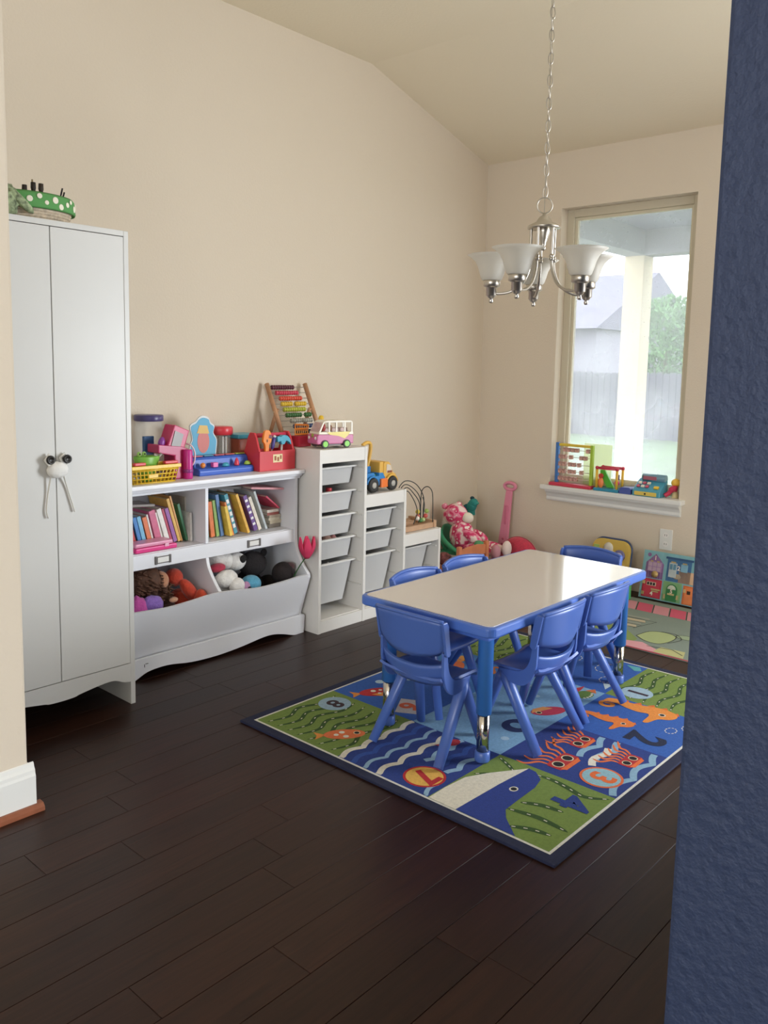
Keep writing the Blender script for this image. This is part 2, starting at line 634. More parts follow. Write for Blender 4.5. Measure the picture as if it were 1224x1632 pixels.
mb.prism(pr, 'y', WY0 - 0.02, WY1 + 0.01)
part('window_apron', mb, TRIM, win, 0, True)
# patio door frame (out of view, real opening for the light)
mb = MB()
for y in (DY0, -5.05, DY1 - 0.07): mb.box(0.04, 0.12, y, y + 0.07, 0, DZ1)
mb.box(0.04, 0.12, DY0, DY1, DZ1 - 0.07, DZ1).box(0.04, 0.12, DY0, DY1, 0, 0.05)
struct('door_1', mb, TRIM, 0.003)

# ---- wall outlet
ot = thing('wall_outlet', (-0.006, -1.401, 0.288), 'white duplex wall outlet on window wall above latch board', 'outlet')
part('cover_plate', MB().box(-0.006, 0.0, -1.440, -1.362, 0.292, 0.418), TRIM, ot, 0.002, True)
for z in (0.328, 0.382):
    s = part('socket', MB().lathe([(0.017, 0), (0.016, 0.002)], 20, 0, (0, 0, 0), 'x'), WHT, ot, 0)
    s.location = Vector((-0.008, -1.401, z)) - ot.location
    part('slot', MB().box(-0.0006, 0.0, -0.0075, -0.005, -0.005, 0.006).box(-0.0006, 0, 0.005, 0.0075, -0.005, 0.006), BLACK, s)

# ================================================================== OUTSIDE
GZ = -0.1
struct('ground', MB().box(0.16, 40, -14, 40, GZ - 0.2, GZ), mat('#56684a', 0.95, var=0.3, vscale=1.5, bump=0.6, bscale=40))
pr = thing('patio_roof', (2.8, 0.2, GZ), 'white patio cover with corner post outside the window', 'patio cover')
part('patio_post', MB().box(2.70, 2.90, 0.10, 0.30, GZ, 2.45), mat('#d2c3a6', 0.8, bump=0.3), pr, 0.008, True)
part('beam', MB().box(2.70, 2.90, -9.0, 0.30, 2.45, 2.68), mat('#9a9a9c', 0.8), pr, 0.004, True)
part('beam', MB().box(0.2, 2.70, 0.10, 0.30, 2.45, 2.68), mat('#9a9a9c', 0.8), pr, 0.004, True)
part('soffit', MB().box(0.17, 2.95, -9.0, 0.35, 2.68, 2.75), mat('#8c8c9c', 0.85), pr, 0, True)
struct('patio_bounce_slab', MB().box(0.165, 3.4, -9.0, 0.8, GZ - 0.02, GZ + 0.04), mat('#9a9894', 0.9, var=0.1))  # unseen slab, put in to bounce grey light onto the soffit
fe = thing('fence', (13, 3.6, GZ), 'grey weathered wooden privacy fence across the lawn', 'fence')
pick = None
for i in range(52):
    y = -0.4 + i * 0.155
    if pick is None:
        pick = part('picket', MB().prism([(-0.073, 0), (0.073, 0), (0.073, 1.45), (0.05, 1.48), (-0.05, 1.48), (-0.073, 1.45)], 'x', -0.01, 0.01), mat('#56545e', 0.9, var=0.2, vscale=6), fe)
        o = pick
    else:
        o = pick.copy()
        COL.objects.link(o)
    o.location = (rg.uniform(-0.006, 0.006), y - 3.6, rg.uniform(-0.015, 0.015))
for z in (0.3, 1.2):
    part('rail', MB().box(13.02, 13.07, -0.5, 6.8, z, z + 0.09), mat('#857f7c', 0.9), fe, 0, True)
# neighbour's house behind the fence
hs = thing('neighbour_house', (20.5, 11.5, GZ), 'pale neighbouring house with grey roof beyond the fence', 'house')
part('wall', MB().box(17, 24, 8.1, 15, GZ, 2.6), mat('#8d8794', 0.9), hs, 0, True)
part('roof', MB().prism([(16.6, 2.6), (24.4, 2.6), (20.5, 4.5)], 'y', 7.9, 15.3), mat('#726e7c', 0.9, var=0.15, vscale=3), hs, 0, True)
def tree(loc, h, r, n, col, label, seed):
    t = thing('leafy_tree', loc, label, 'tree')
    rr = random.Random(seed)
    part('trunk', MB().tube([(0, 0, 0), (0.05, 0.02, h * 0.3), (0.02, 0.05, h * 0.6)], [0.14, 0.1, 0.05]), mat('#5a4a3c', 0.9, bump=0.6), t)
    mb = MB()
    for i in range(n):
        d = Vector((rr.gauss(0, 1), rr.gauss(0, 1), rr.gauss(0, 1))).normalized() * rr.uniform(0.45, 1) ** 0.5
        c = Vector((d.x * r, d.y * r, h * 0.62 + d.z * h * 0.38))
        a = Euler((rr.uniform(0, 6), rr.uniform(0, 6), rr.uniform(0, 6))).to_matrix()
        s_ = rr.uniform(0.035, 0.075)
        q = [a @ Vector(v) * s_ + c for v in ((-1, 0, 0), (0, -0.5, 0.1), (1, 0, 0), (0, 0.5, 0.1))]
        mb.add([tuple(x) for x in q], [(0, 1, 2, 3)])
    f = part('foliage', mb, mat(col, 0.7, var=0.3, vscale=2), t)
    f['kind'] = 'stuff'
tree((15.4, 5.3, GZ), 3.4, 1.05, 9000, '#5f8552', 'broad green tree rising behind the wooden fence', 1)
tree((15.2, 3.0, GZ), 2.7, 1.0, 6000, '#4f7a4e', 'low dark green tree beside the broad tree past the fence', 2)

# ================================================================== WARDROBE
wx0, wx1, wy0, wh = -3.714, -3.104, -0.569, 1.834
wd = thing('wardrobe', ((wx0 + wx1) / 2, -0.29, 0), 'tall white two-door wardrobe with scalloped plinth', 'wardrobe')
part('side_panel', MB().box(wx0, wx0 + 0.02, wy0, -0.012, 0, wh), WHITE, wd, 0.0015, True)
part('side_panel', MB().box(wx1 - 0.02, wx1, wy0, -0.012, 0, wh), WHITE, wd, 0.0015, True)
part('top_panel', MB().box(wx0 + 0.02, wx1 - 0.02, wy0, -0.012, wh - 0.02, wh), WHITE, wd, 0.0015, True)
part('bottom_panel', MB().box(wx0 + 0.02, wx1 - 0.02, wy0 + 0.02, -0.012, 0.15, 0.168), WHITE, wd, 0, True)
part('back_panel', MB().box(wx0 + 0.02, wx1 - 0.02, -0.018, -0.012, 0.1, wh - 0.02), WHITE, wd, 0, True)
half = [(0, 0.095), (0.05, 0.097), (0.07, 0.102), (0.145, 0.113), (0.197, 0.1165), (0.224, 0.112), (0.255, 0.098), (0.285, 0.093)]
cx = (wx0 + wx1) / 2
wave = [(cx - a, z) for a, z in reversed(half)] + [(cx + a, z) for a, z in half[1:]]
wave = spline(wave, 5)
part('plinth', MB().prism(wave + [(wx1 - 0.02, 0.168), (wx0 + 0.02, 0.168)], 'y', wy0, wy0 + 0.018), WHITE, wd, 0, True)
for sgn in (-1, 1):
    a, b = (wx0 + 0.0215, cx - 0.0018) if sgn < 0 else (cx + 0.0018, wx1 - 0.0215)
    d = part('door', MB().box(a, b, wy0, wy0 + 0.018, 0.171, wh - 0.0225), WHITE, wd, 0.0012, True)
    kb = part('knob', MB().lathe([(0.006, 0.0), (0.006, -0.012), (0.013, -0.017), (0.0165, -0.024), (0.015, -0.030), (0.010, -0.031), (0.009, -0.029), (0, -0.029)], 20, 0, (cx + sgn * 0.031, wy0, 1.0), 'y'), mat('#25221f', 0.35), d, 0, False, label='small black knob')
    kb.location = (0, 0, 0)
rb = thing('ribbon_bow', (cx - 0.005, wy0 - 0.022, 0.80), 'white fabric bow with hanging tails tied around the wardrobe knobs', 'ribbon')
FAB = mat('#e9e7e2', 0.9, bump=0.5, bscale=60)
part('puff', MB().ell((cx - 0.006, wy0 - 0.023, 0.963), (0.040, 0.020, 0.029), nu=24, nv=16, lump=0.12, seed=4), FAB, rb, 0, True)
part('loop', MB().tube([(cx - 0.030, wy0 - 0.022, 0.975), (cx - 0.047, wy0 - 0.016, 1.000), (cx - 0.034, wy0 - 0.012, 1.018), (cx - 0.015, wy0 - 0.022, 0.985)], 0.006), FAB, rb, 0, True)
part('loop', MB().tube([(cx + 0.018, wy0 - 0.022, 0.975), (cx + 0.012, wy0 - 0.010, 1.005), (cx + 0.028, wy0 - 0.010, 1.019), (cx + 0.047, wy0 - 0.014, 0.998), (cx + 0.024, wy0 - 0.022, 0.975)], 0.005), FAB, rb, 0, True)
part('tail', MB().tube(spline([(cx - 0.028, wy0 - 0.018, 0.945), (cx - 0.036, wy0 - 0.008, 0.88), (cx - 0.044, wy0 - 0.008, 0.82), (cx - 0.038, wy0 - 0.008, 0.79)]), 0.0055, flat=0.3), FAB, rb, 0, True)
part('tail', MB().tube(spline([(cx + 0.018, wy0 - 0.018, 0.945), (cx + 0.034, wy0 - 0.008, 0.90), (cx + 0.052, wy0 - 0.008, 0.84), (cx + 0.062, wy0 - 0.008, 0.803)]), 0.0055, flat=0.3), FAB, rb, 0, True)

# basket on the wardrobe
bk = thing('lined_basket', (-3.375, -0.36, wh), 'wicker basket with green polka dot cloth rim on the wardrobe', 'basket')
WICK = mat('#c9b9a4', 0.85, bump=1.0, bscale=90, var=0.25, vscale=60)
mb = MB()
for i in range(8):
    z = 0.006 + i * 0.0105
    k = 0.86 + 0.14 * i / 7
    mb.tube([(0.150 * k * math.cos(t * PI / 24), 0.112 * k * math.sin(t * PI / 24), z) for t in range(48)], 0.0068, 6, closed=True)
mb.lathe([(0.0, 0.004), (0.13, 0.004)], 32, 0, sy=0.75, cap=False)
part('wicker_body', mb, WICK, bk)
mb = MB()
pf = [(0.146, 0.075), (0.160, 0.050), (0.164, 0.058), (0.160, 0.098), (0.152, 0.108), (0.142, 0.098), (0.138, 0.05)]
mb.lathe(pf, 40, 0, sy=0.75, cap=False)
lin_ = part('cloth_rim', mb, mat('#5c9a58', 0.9, bump=0.4, bscale=40), bk, label='green cloth rim')
rr = random.Random(5)
for i, t in enumerate([170, 188, 203, 216, 229, 240, 250, 262, 271, 283, 292, 304, 312, 324, 337]):
    z = 0.066 + 0.026 * ((i * 7) % 5) / 4
    rd = 0.008 + 0.004 * ((i * 3) % 4) / 3
    a = R(t)
    p = Vector((0.1635 * math.cos(a), 0.1635 * 0.75 * math.sin(a), z))
    n = math.atan2(math.sin(a) * 1.33, math.cos(a))
    o = part('dot', MB().lathe([(rd, 0), (rd * 0.8, 0.0012), (0, 0.0014)], 14, 0, (0, 0, 0), 'x', smooth=False), mat('#efe9d8', 0.9), lin_)
    o.location = p
    o.rotation_euler = (0, 0, n)
mb = MB().ell((-0.130, -0.100, 0.066), (0.042, 0.022, 0.052), lump=0.3, seed=3).ell((-0.085, -0.112, 0.065), (0.055, 0.013, 0.016), rot=(0, 0.7, 0), lump=0.2, seed=6)
part('cloth_bow', mb, mat('#8d9a78', 0.9, var=0.6, vscale=70), bk, label='grey green patterned cloth bow')
for i, (dx, dy, h, tl, c) in enumerate([(-0.045, -0.05, 0.135, 0.02, '#2c2420'), (-0.008, -0.045, 0.15, 0.0, '#2c241e'), (0.012, -0.055, 0.148, 0.03, '#3a2f26'), (-0.002, -0.02, 0.165, 0.02, '#8c7a55'), (0.075, -0.03, 0.155, 0.25, '#1d1a1a'), (0.072, -0.045, 0.14, 0.3, '#20201c')]):
    b_ = thing('paint_brush', (-3.375 + dx, -0.36 + dy, wh + 0.013), ['short thick dark brush standing at the bow side of the basket', 'tall thick dark brush in the middle of the basket', 'thick dark brush beside the tallest one in the basket', 'thin tan stick among the brushes in the basket', 'thin black leaning stick at the end of the basket', 'short thin black leaning stick in the basket'][i], 'brush', 'brushes in the wardrobe basket')
    rr_ = 0.008 if i < 3 else 0.0028
    top = Vector((math.sin(tl) * (h - 0.013), 0, math.cos(tl) * (h - 0.013)))
    part('handle', MB().tube([(0, 0, 0), tuple(top * 0.75)], [rr_ * 0.6, rr_ * 0.7]), mat('#4a3b2e', 0.6), b_)
    part('tip', MB().tube([tuple(top * 0.75), tuple(top * 0.86), tuple(top)], [rr_ * 0.75, rr_ * 1.15, rr_ * 1.05]), mat(c, 0.7), b_)

# ================================================================== BOOKCASE WITH TOY BIN
sx0, sx1 = -3.085, -2.02
SH = 0.835
bc_ = thing('toy_bookcase', ((sx0 + sx1) / 2, -0.2, 0), 'white bookcase with two cubbies above a wavy toy bin', 'bookcase')
side = [(-0.012, 0.0), (-0.366, 0.0), (-0.366, 0.085), (-0.358, 0.10), (-0.425, 0.300), (-0.422, 0.316)]
side += spline([(-0.422, 0.316), (-0.375, 0.365), (-0.335, 0.43), (-0.325, 0.50)], 5)[1:]
side += [(-0.325, 0.80), (-0.012, 0.80)]
for (a, b) in ((sx0, sx0 + 0.018), (sx1 - 0.018, sx1)):
    part('side_panel', MB().prism(side, 'x', a, b), WHITE2, bc_, 0.0015, True)
part('top_board', MB().box(sx0 - 0.018, sx1 + 0.018, -0.362, -0.004, 0.815, SH), WHITE2, bc_, 0.006, True, seg=3)
part('top_moulding', MB().prism([(-0.012, 0.79), (-0.332, 0.79), (-0.335, 0.80), (-0.345, 0.803), (-0.352, 0.815), (-0.012, 0.815)], 'x', sx0 - 0.008, sx1 + 0.008), WHITE2, bc_, 0, True)
part('back_panel', MB().box(sx0 + 0.018, sx1 - 0.018, -0.016, -0.010, 0.08, 0.80), WHITE2, bc_, 0, True)
part('divider', MB().box(-2.573, -2.557, -0.310, -0.016, 0.53, 0.79), WHITE2, bc_, 0.001, True)
part('shelf_board', MB().box(sx0 + 0.018, sx1 - 0.018, -0.300, -0.016, 0.512, 0.530), WHITE2, bc_, 0, True)
rail = part('front_rail', MB().box(sx0 + 0.018, sx1 - 0.018, -0.316, -0.298, 0.464, 0.528), WHITE2, bc_, 0.002, True)
for xc in (-2.805, -2.295):
    lh = part('label_holder', MB().box(xc - 0.037, xc + 0.037, -0.319, -0.316, 0.478, 0.511).box(xc - 0.041, xc - 0.03, -0.3205, -0.3155, 0.476, 0.513).box(xc + 0.03, xc + 0.041, -0.3205, -0.3155, 0.476, 0.513), mat('#6f6a66', 0.4, 0.8), rail, 0.001, False, label='small dark metal label holder')
    part('label_card', MB().box(xc - 0.028, xc + 0.028, -0.3205, -0.3185, 0.483, 0.506), WHT, lh)
dv = [(-0.020, 0.10), (-0.36, 0.10), (-0.412, 0.30), (-0.412, 0.318)] + spline([(-0.412, 0.318), (-0.365, 0.365), (-0.325, 0.42), (-0.310, 0.47)], 5)[1:] + [(-0.30, 0.512), (-0.020, 0.512)]
part('bin_divider', MB().prism(dv, 'x', -2.573, -2.557), WHITE2, bc_, 0.001, True)
part('bin_floor', MB().box(sx0 + 0.018, sx1 - 0.018, -0.355, -0.016, 0.085, 0.10), WHITE2, bc_, 0, True)
# bin front board, leaning out, with a wavy top edge
tw = spline([(sx0 + 0.018, 0.322), (-2.97, 0.316), (-2.85, 0.309), (-2.74, 0.315), (-2.6, 0.326), (-2.46, 0.314), (-2.33, 0.302), (-2.19, 0.306), (-2.10, 0.314), (sx1 - 0.018, 0.315)], 6)
mb = MB()
vs, fs = [], []
for x, z in tw:
    for zz in (0.098, z):
        y = -0.361 - (zz - 0.1) / 0.2 * 0.064
        vs += [(x, y, zz), (x, y + 0.016, zz)]
n = len(tw)
for i in range(n - 1):
    a, b = i * 4, i * 4 + 4
    fs += [(a, b, b + 2, a + 2), (a + 1, a + 3, b + 3, b + 1), (a + 2, b + 2, b + 3, a + 3), (a, a + 1, b + 1, b)]
fs += [(0, 2, 3, 1), ((n - 1) * 4, (n - 1) * 4 + 1, (n - 1) * 4 + 3, (n - 1) * 4 + 2)]
mb.add(vs, fs)
part('bin_front', mb, WHITE2, bc_, 0, True)
ap = spline([(sx0, 0.0), (-3.02, 0.0), (-2.985, 0.008), (-2.929, 0.030), (-2.86, 0.036), (-2.80, 0.032), (-2.702, 0.017), (-2.566, 0.012), (-2.423, 0.020), (-2.30, 0.034), (-2.23, 0.035), (-2.16, 0.022), (-2.089, 0.001), (-2.05, 0.0), (sx1, 0.0)], 4)
part('base_apron', MB().prism(ap + [(sx1 + 0.006, 0.085), (sx1, 0.096), (sx0, 0.096), (sx0 - 0.006, 0.085)], 'y', -0.380, -0.367), WHITE2, bc_, 0.002, True)
mk = MB()
mk.box(-2.945, -2.943, -0.3815, -0.3795, 0.055, 0.068).box(-2.940, -2.926, -0.3815, -0.3795, 0.068, 0.070)
part('pencil_mark', mk, BLACK, bc_, 0, True)

# ---- books
def book(x, tilt, th, h, dep, yf, z, cols, label, rz=0, group='books in the bookcase cubbies'):
    """leaning book: bottom corner of the spine at x on z, spine towards the room"""
    t = thing('book', (x, yf + dep / 2, z), label, 'book', group)
    cover, spine_, page = cols
    Mx = Matrix.Rotation(R(tilt), 4, 'Y')
    off = th * abs(math.sin(R(tilt)))
    def B(x0, x1, y0, y1, z0, z1):
        mb = MB()
        mb.M = Matrix.Translation((0, 0, off if tilt < 0 else 0)) @ Mx if tilt < 0 else Mx
        mb.box(x0, x1, y0, y1, z0, z1)
        return mb
    d = dep / 2
    c = 0.0014
    # rotation about Y by negative tilt leans the top towards -x
    mb = B(0, c, -d, d, 0, h)
    mb.box(th - c, th, -d, d, 0, h)
    part('cover', mb, cover, t)
    part('spine', B(0, th, -d - 0.001, -d + 0.0015, 0, h), spine_, t)
    part('pages', B(c, th - c, -d + 0.0015, d - 0.003, 0.003, h - 0.003), page, t)
    return t
PAGE = mat('#ddd5c4', 0.9)
def bm_(c): return mat(c, 0.45, var=0.12, vscale=40)
lb = [  # x, tilt, th, h, yf, spine, label
 (-2.935, -14, 0.014, 0.135, '#b93a34', 'thin dark red book behind the pink case'),
 (-2.908, -14, 0.017, 0.14, '#3f7fc0', 'bright blue book next to the thin red one'),
 (-2.884, -14, 0.018, 0.142, '#7ab8d8', 'pale blue patterned book next to the bright blue one'),
 (-2.856, -14, 0.020, 0.135, '#df7a4c', 'orange book beside the pale blue one'),
 (-2.830, -14, 0.008, 0.15, '#e4dcd6', 'thin white book next to the orange one'),
 (-2.812, -14, 0.030, 0.158, '#cf6a8a', 'thick rose pink book in the row of leaning books'),
 (-2.775, -15, 0.007, 0.155, '#e9e0da', 'thin pale book by the thick pink one'),
 (-2.757, -17, 0.022, 0.165, '#eceae2', 'white book with a green tip leaning in the row'),
 (-2.728, -17, 0.011, 0.168, '#b8455c', 'thin crimson book next to the white one'),
 (-2.710, -17, 0.018, 0.165, '#9a62a8', 'purple book leaning between crimson and yellow ones'),
 (-2.684, -17, 0.014, 0.212, '#e2b45a', 'tall yellow book leaning over the purple one'),
 (-2.665, -16, 0.008, 0.225, '#d9a05e', 'tall tan book leaning on the yellow one'),
 (-2.637, -15, 0.012, 0.18, '#4e8a66', 'green book with a red tip next to the tan one')]
for i, (x, ti, th, h, c, lab) in enumerate(lb):
    x += 0.06 - 0.03 * i / 12
    book(x, ti, th, h, 0.15, -0.205, 0.531, (bm_(c), bm_(c), PAGE), lab)
book(-2.597, -1, 0.011, 0.135, 0.14, -0.225, 0.531, (bm_('#e9e6de'), bm_('#efece6'), PAGE), 'small white book standing upright by the divider')
book(-2.5815, 0, 0.007, 0.20, 0.13, -0.160, 0.531, (bm_('#cfc6bc'), bm_('#ddd5cb'), PAGE), 'tall pale book standing against the divider')
rbk = [
 (-2.501, -5, 0.016, 0.20, -0.215, '#5aa796', 'tall teal green book standing against the divider'),
 (-2.479, -6.5, 0.022, 0.172, -0.225, '#e0793f', 'orange book with green edge near the divider'),
 (-2.450, -8, 0.017, 0.178, -0.228, '#8fae5c', 'light green book leaning in the cubby'),
 (-2.428, -9.5, 0.017, 0.205, -0.235, '#5d7fae', 'blue grey tall book leaning in the cubby'),
 (-2.398, -13, 0.016, 0.150, -0.265, '#e6c14e', 'small yellow book leaning in the cubby'),
 (-2.38, -16.5, 0.010, 0.172, -0.260, '#e0813a', 'thin orange book leaning by the small yellow one'),
 (-2.357, -17.5, 0.020, 0.205, -0.245, '#4b98a8', 'teal and white book with blocky letters on its spine'),
 (-2.322, -18, 0.012, 0.200, -0.225, '#b68a90', 'dusty pink book leaning behind the teal one'),
 (-2.296, -21, 0.014, 0.210, -0.272, '#e5b34a', 'yellow and white picture book leaning out furthest'),
 (-2.247, -22, 0.022, 0.192, -0.262, '#6c4a8c', 'thick purple book with white letters'),
 (-2.213, -22, 0.018, 0.182, -0.255, '#e7dccb', 'cream book with orange ends'),
 (-2.165, -22, 0.012, 0.212, -0.250, '#b9bfc0', 'wide grey picture book leaning at the row end')]
for i, (x, ti, th, h, yf, c, lab) in enumerate(rbk):
    b_ = book(x, ti, th, h, 0.16, yf, 0.531, (bm_(c), bm_(c), PAGE), lab)
    if i in (6, 9):
        sp_ = [o for o in b_.children if o.name.startswith('spine')][0]
        mb = MB()
        mb.M = Matrix.Translation((0, 0, th * abs(math.sin(R(ti))))) @ Matrix.Rotation(R(ti), 4, 'Y')
        for k in range(5):
            mb.box(0.003, th - 0.003, -0.0818, -0.0808, 0.03 + k * 0.032, 0.03 + k * 0.032 + (0.02 if i == 6 else 0.012))
        part('print', mb, WHT, sp_)
# books lying flat on top of the row and stacked on the right
def flatbook(cx_, cy_, z, sx_, sy_, th, c, lab, rx=0, ry=0, rz=0, g='books in the bookcase cubbies'):
    t = thing('book', (cx_, cy_, z), lab, 'book', g)
    E = (rx, ry, rz)
    part('cover', MB().at((0, 0, 0), E).box(-sx_ / 2, sx_ / 2, -sy_ / 2, sy_ / 2, 0, 0.0015).box(-sx_ / 2, sx_ / 2, -sy_ / 2, sy_ / 2, th - 0.0015, th), bm_(c), t)
    part('pages', MB().at((0, 0, 0), E).box(-sx_ / 2 + 0.002, sx_ / 2 - 0.003, -sy_ / 2 + 0.002, sy_ / 2 - 0.003, 0.0015, th - 0.0015), PAGE, t)
    part('spine', MB().at((0, 0, 0), E).box(-sx_ / 2, sx_ / 2, -sy_ / 2 - 0.001, -sy_ / 2 + 0.001, 0, th), bm_(c), t)
flatbook(-2.150, -0.17, 0.735, 0.21, 0.15, 0.010, '#d9989c', 'pink book lying across the top of the leaning row', ry=R(6))
flatbook(-2.375, -0.12, 0.752, 0.22, 0.14, 0.012, '#4d4744', 'dark book lying on top of the leaning row', ry=R(5))
for i, (c, th, dx) in enumerate([('#8d8378', 0.020, 0), ('#cbbfa6', 0.018, 0.005), ('#d8cfb8', 0.012, -0.003), ('#bdb09a', 0.014, 0.002), ('#a0584e', 0.014, -0.012), ('#e3dccd', 0.014, -0.012)]):
    z = 0.531 + sum([0.020, 0.018, 0.012, 0.014, 0.014, 0.014][:i]) + i * 0.0003
    flatbook(-2.081 + dx, -0.16, z, 0.075, 0.12, th, c, ['grey brown book at the bottom of the small stack', 'tan book second from the bottom of the small stack', 'thin cream book in the middle of the small stack', 'beige book in the small stack', 'brick red book near the top of the small stack', 'cream book on top of the small stack'][i], g='small stack of books')
flatbook(-2.118, -0.18, 0.664, 0.11, 0.13, 0.008, '#c9405a', 'red book tilted on the small stack', ry=R(38))
# dark toy behind the books and the pink case
solo('toy_handbag', MB().ell((-2.645, -0.036, 0.680), (0.05, 0.017, 0.045), lump=0.1).tube(spline([(-2.685, -0.036, 0.705), (-2.67, -0.036, 0.738), (-2.64, -0.036, 0.742), (-2.605, -0.036, 0.725), (-2.605, -0.036, 0.69)]), 0.005).box(-2.69, -2.60, -0.05, -0.022, 0.532, 0.66), mat('#4a4340', 0.7), 'dark toy handbag standing behind the leaning books', 'handbag')
flatbook(-2.835, -0.13, 0.716, 0.14, 0.13, 0.010, '#8a817a', 'grey book lying on top of the leaning row', ry=R(4))
pc = thing('pink_case', (-2.81, -0.24, 0.531), 'bright pink plastic toy case with pale lid lying on the shelf', 'toy case')
part('body', MB().box(-2.925, -2.715, -0.294, -0.215, 0.531, 0.553), pl('#e03a86'), pc, 0.006, True, seg=3)
part('lid', MB().box(-2.925, -2.735, -0.292, -0.216, 0.554, 0.572), pl('#e596b4'), pc, 0.006, True, seg=3)
part('latch', MB().box(-2.78, -2.76, -0.297, -0.293, 0.545, 0.56), pl('#f2b6cd'), pc, 0.001, True)

# ================================================================== THINGS ON THE BOOKCASE
Z0 = SH
# clear jar with purple lid
j = thing('storage_jar', (-2.715, -0.078, Z0), 'clear plastic jar with dark purple lid and toys inside', 'jar')
part('glass_body', MB().lathe([(0.062, 0.0), (0.066, 0.006), (0.066, 0.22), (0.058, 0.238), (0.058, 0.25)], 32, 0), CLEAR, j)
part('lid', MB().lathe([(0.064, 0.252), (0.066, 0.256), (0.066, 0.276), (0.062, 0.28), (0.0, 0.28)], 32, 0), pl('#4b4374'), j)
for i, (dx, dy, z, c) in enumerate([(-0.025, -0.02, 0.006, '#c9b78c'), (0.02, -0.025, 0.006, '#b9a27a'), (0.0, 0.02, 0.006, '#7f8fa8'), (-0.02, -0.015, 0.05, '#a7ad7c'), (0.022, -0.01, 0.05, '#c58f74'), (0.0, -0.005, 0.094, '#9c8f6d')]):
    solo('toy_block', MB().at((-2.715 + dx, -0.078 + dy, Z0 + z + 0.021), (0, 0, i)).bc((0, 0, 0), (0.03, 0.028, 0.042)), pl(c), ['tan block at the bottom of the jar', 'brown block at the bottom of the jar', 'blue grey block at the bottom of the jar', 'olive block in the middle of the jar', 'terracotta block in the middle of the jar', 'drab block on top in the jar'][i], 'block', 'blocks in the jar', 0.002)
solo('blue_box', MB().box(-2.80, -2.752, -0.176, -0.158, Z0, Z0 + 0.19).box(-2.797, -2.755, -0.1775, -0.176, Z0 + 0.02, Z0 + 0.17), mat('#2f5a8c', 0.5, var=0.1), 'flat dark blue box standing in front of the jar', 'box', bevel=0.001)
# yellow basket with green toy
yb = thing('yellow_basket', (-2.835, -0.265, Z0), 'yellow plastic shopping basket with red handles', 'basket')
mb = MB()
x0, x1, yf, yk = -2.945, -2.742, -0.318, -0.225
def ybp(x, y, z):
    t = (z - Z0) / 0.08
    k = 0.015 * t
    return (x + (k if x > -2.83 else -k), y + (k if y > -0.27 else -k), z)
def bar(a, b, r_=0.0022): mb.tube([ybp(*a), ybp(*b)], r_, 4)
for z in (Z0 + 0.004, Z0 + 0.022, Z0 + 0.040, Z0 + 0.058, Z0 + 0.064):
    for a, b in (((x0, yf), (x1, yf)), ((x0, yk), (x1, yk)), ((x0, yf), (x0, yk)), ((x1, yf), (x1, yk))):
        bar((a[0], a[1], z), (b[0], b[1], z), 0.0034)
nx = 11
for i in range(nx + 1):
    x = x0 + (x1 - x0) * i / nx
    bar((x, yf, Z0 + 0.003), (x, yf, Z0 + 0.07), 0.003)
    bar((x, yk, Z0 + 0.003), (x, yk, Z0 + 0.07), 0.003)
for i in range(5):
    y = yf + (yk - yf) * i / 4
    for x in (x0, x1): bar((x, y, Z0 + 0.003), (x, y, Z0 + 0.07), 0.003)
mb.box(x0, x1, yf, yk, Z0, Z0 + 0.003)
mb.box(x0 + 0.07, x0 + 0.115, yf - 0.0095, yf - 0.004, Z0 + 0.026, Z0 + 0.042)
part('basket_body', mb, YEL, yb, 0, True)
rim = MB()
rim.box(x0 - 0.018, x1 + 0.022, yf - 0.02, yf - 0.010, Z0 + 0.065, Z0 + 0.080).box(x0 - 0.018, x1 + 0.022, yk + 0.010, yk + 0.02, Z0 + 0.065, Z0 + 0.080)
rim.box(x0 - 0.018, x0 - 0.010, yf - 0.01, yk + 0.01, Z0 + 0.065, Z0 + 0.080).box(x1 + 0.012, x1 + 0.022, yf - 0.01, yk + 0.01, Z0 + 0.065, Z0 + 0.080)
part('rim', rim, YEL, yb, 0.002, True)
for a, b in ((x0 + 0.0, x0 + 0.055), (x1 - 0.055, x1 + 0.012)):
    part('handle', MB().box(a, b, yf - 0.012, yf + 0.008, Z0 + 0.081, Z0 + 0.094), RED, yb, 0.004, True, label='red plastic handle')
gt = thing('green_toy_dish', (-2.85, -0.27, Z0 + 0.0035), 'lime green toy frog dish lying in the yellow basket', 'toy')
part('bowl', MB().lathe([(0.0, 0.0), (0.032, 0.004), (0.045, 0.05), (0.062, 0.105), (0.060, 0.112), (0.042, 0.098), (0.0, 0.094)], 28, 0, sy=0.55), pl('#79b544'), gt)
for dx in (-0.038, -0.014):
    e_ = part('eye', MB().ell((dx - 0.01, -0.018, 0.123), (0.010, 0.008, 0.011)), pl('#8fbf5c'), gt)
    part('pupil', MB().ell((dx - 0.01, -0.025, 0.124), 0.004), BLACK, e_)
part('spoon', MB().tube(spline([(0.03, -0.01, 0.115), (0.055, -0.012, 0.108), (0.066, -0.012, 0.118)]), [0.004] * 16 + [0.009]), pl('#a8a29a'), gt)
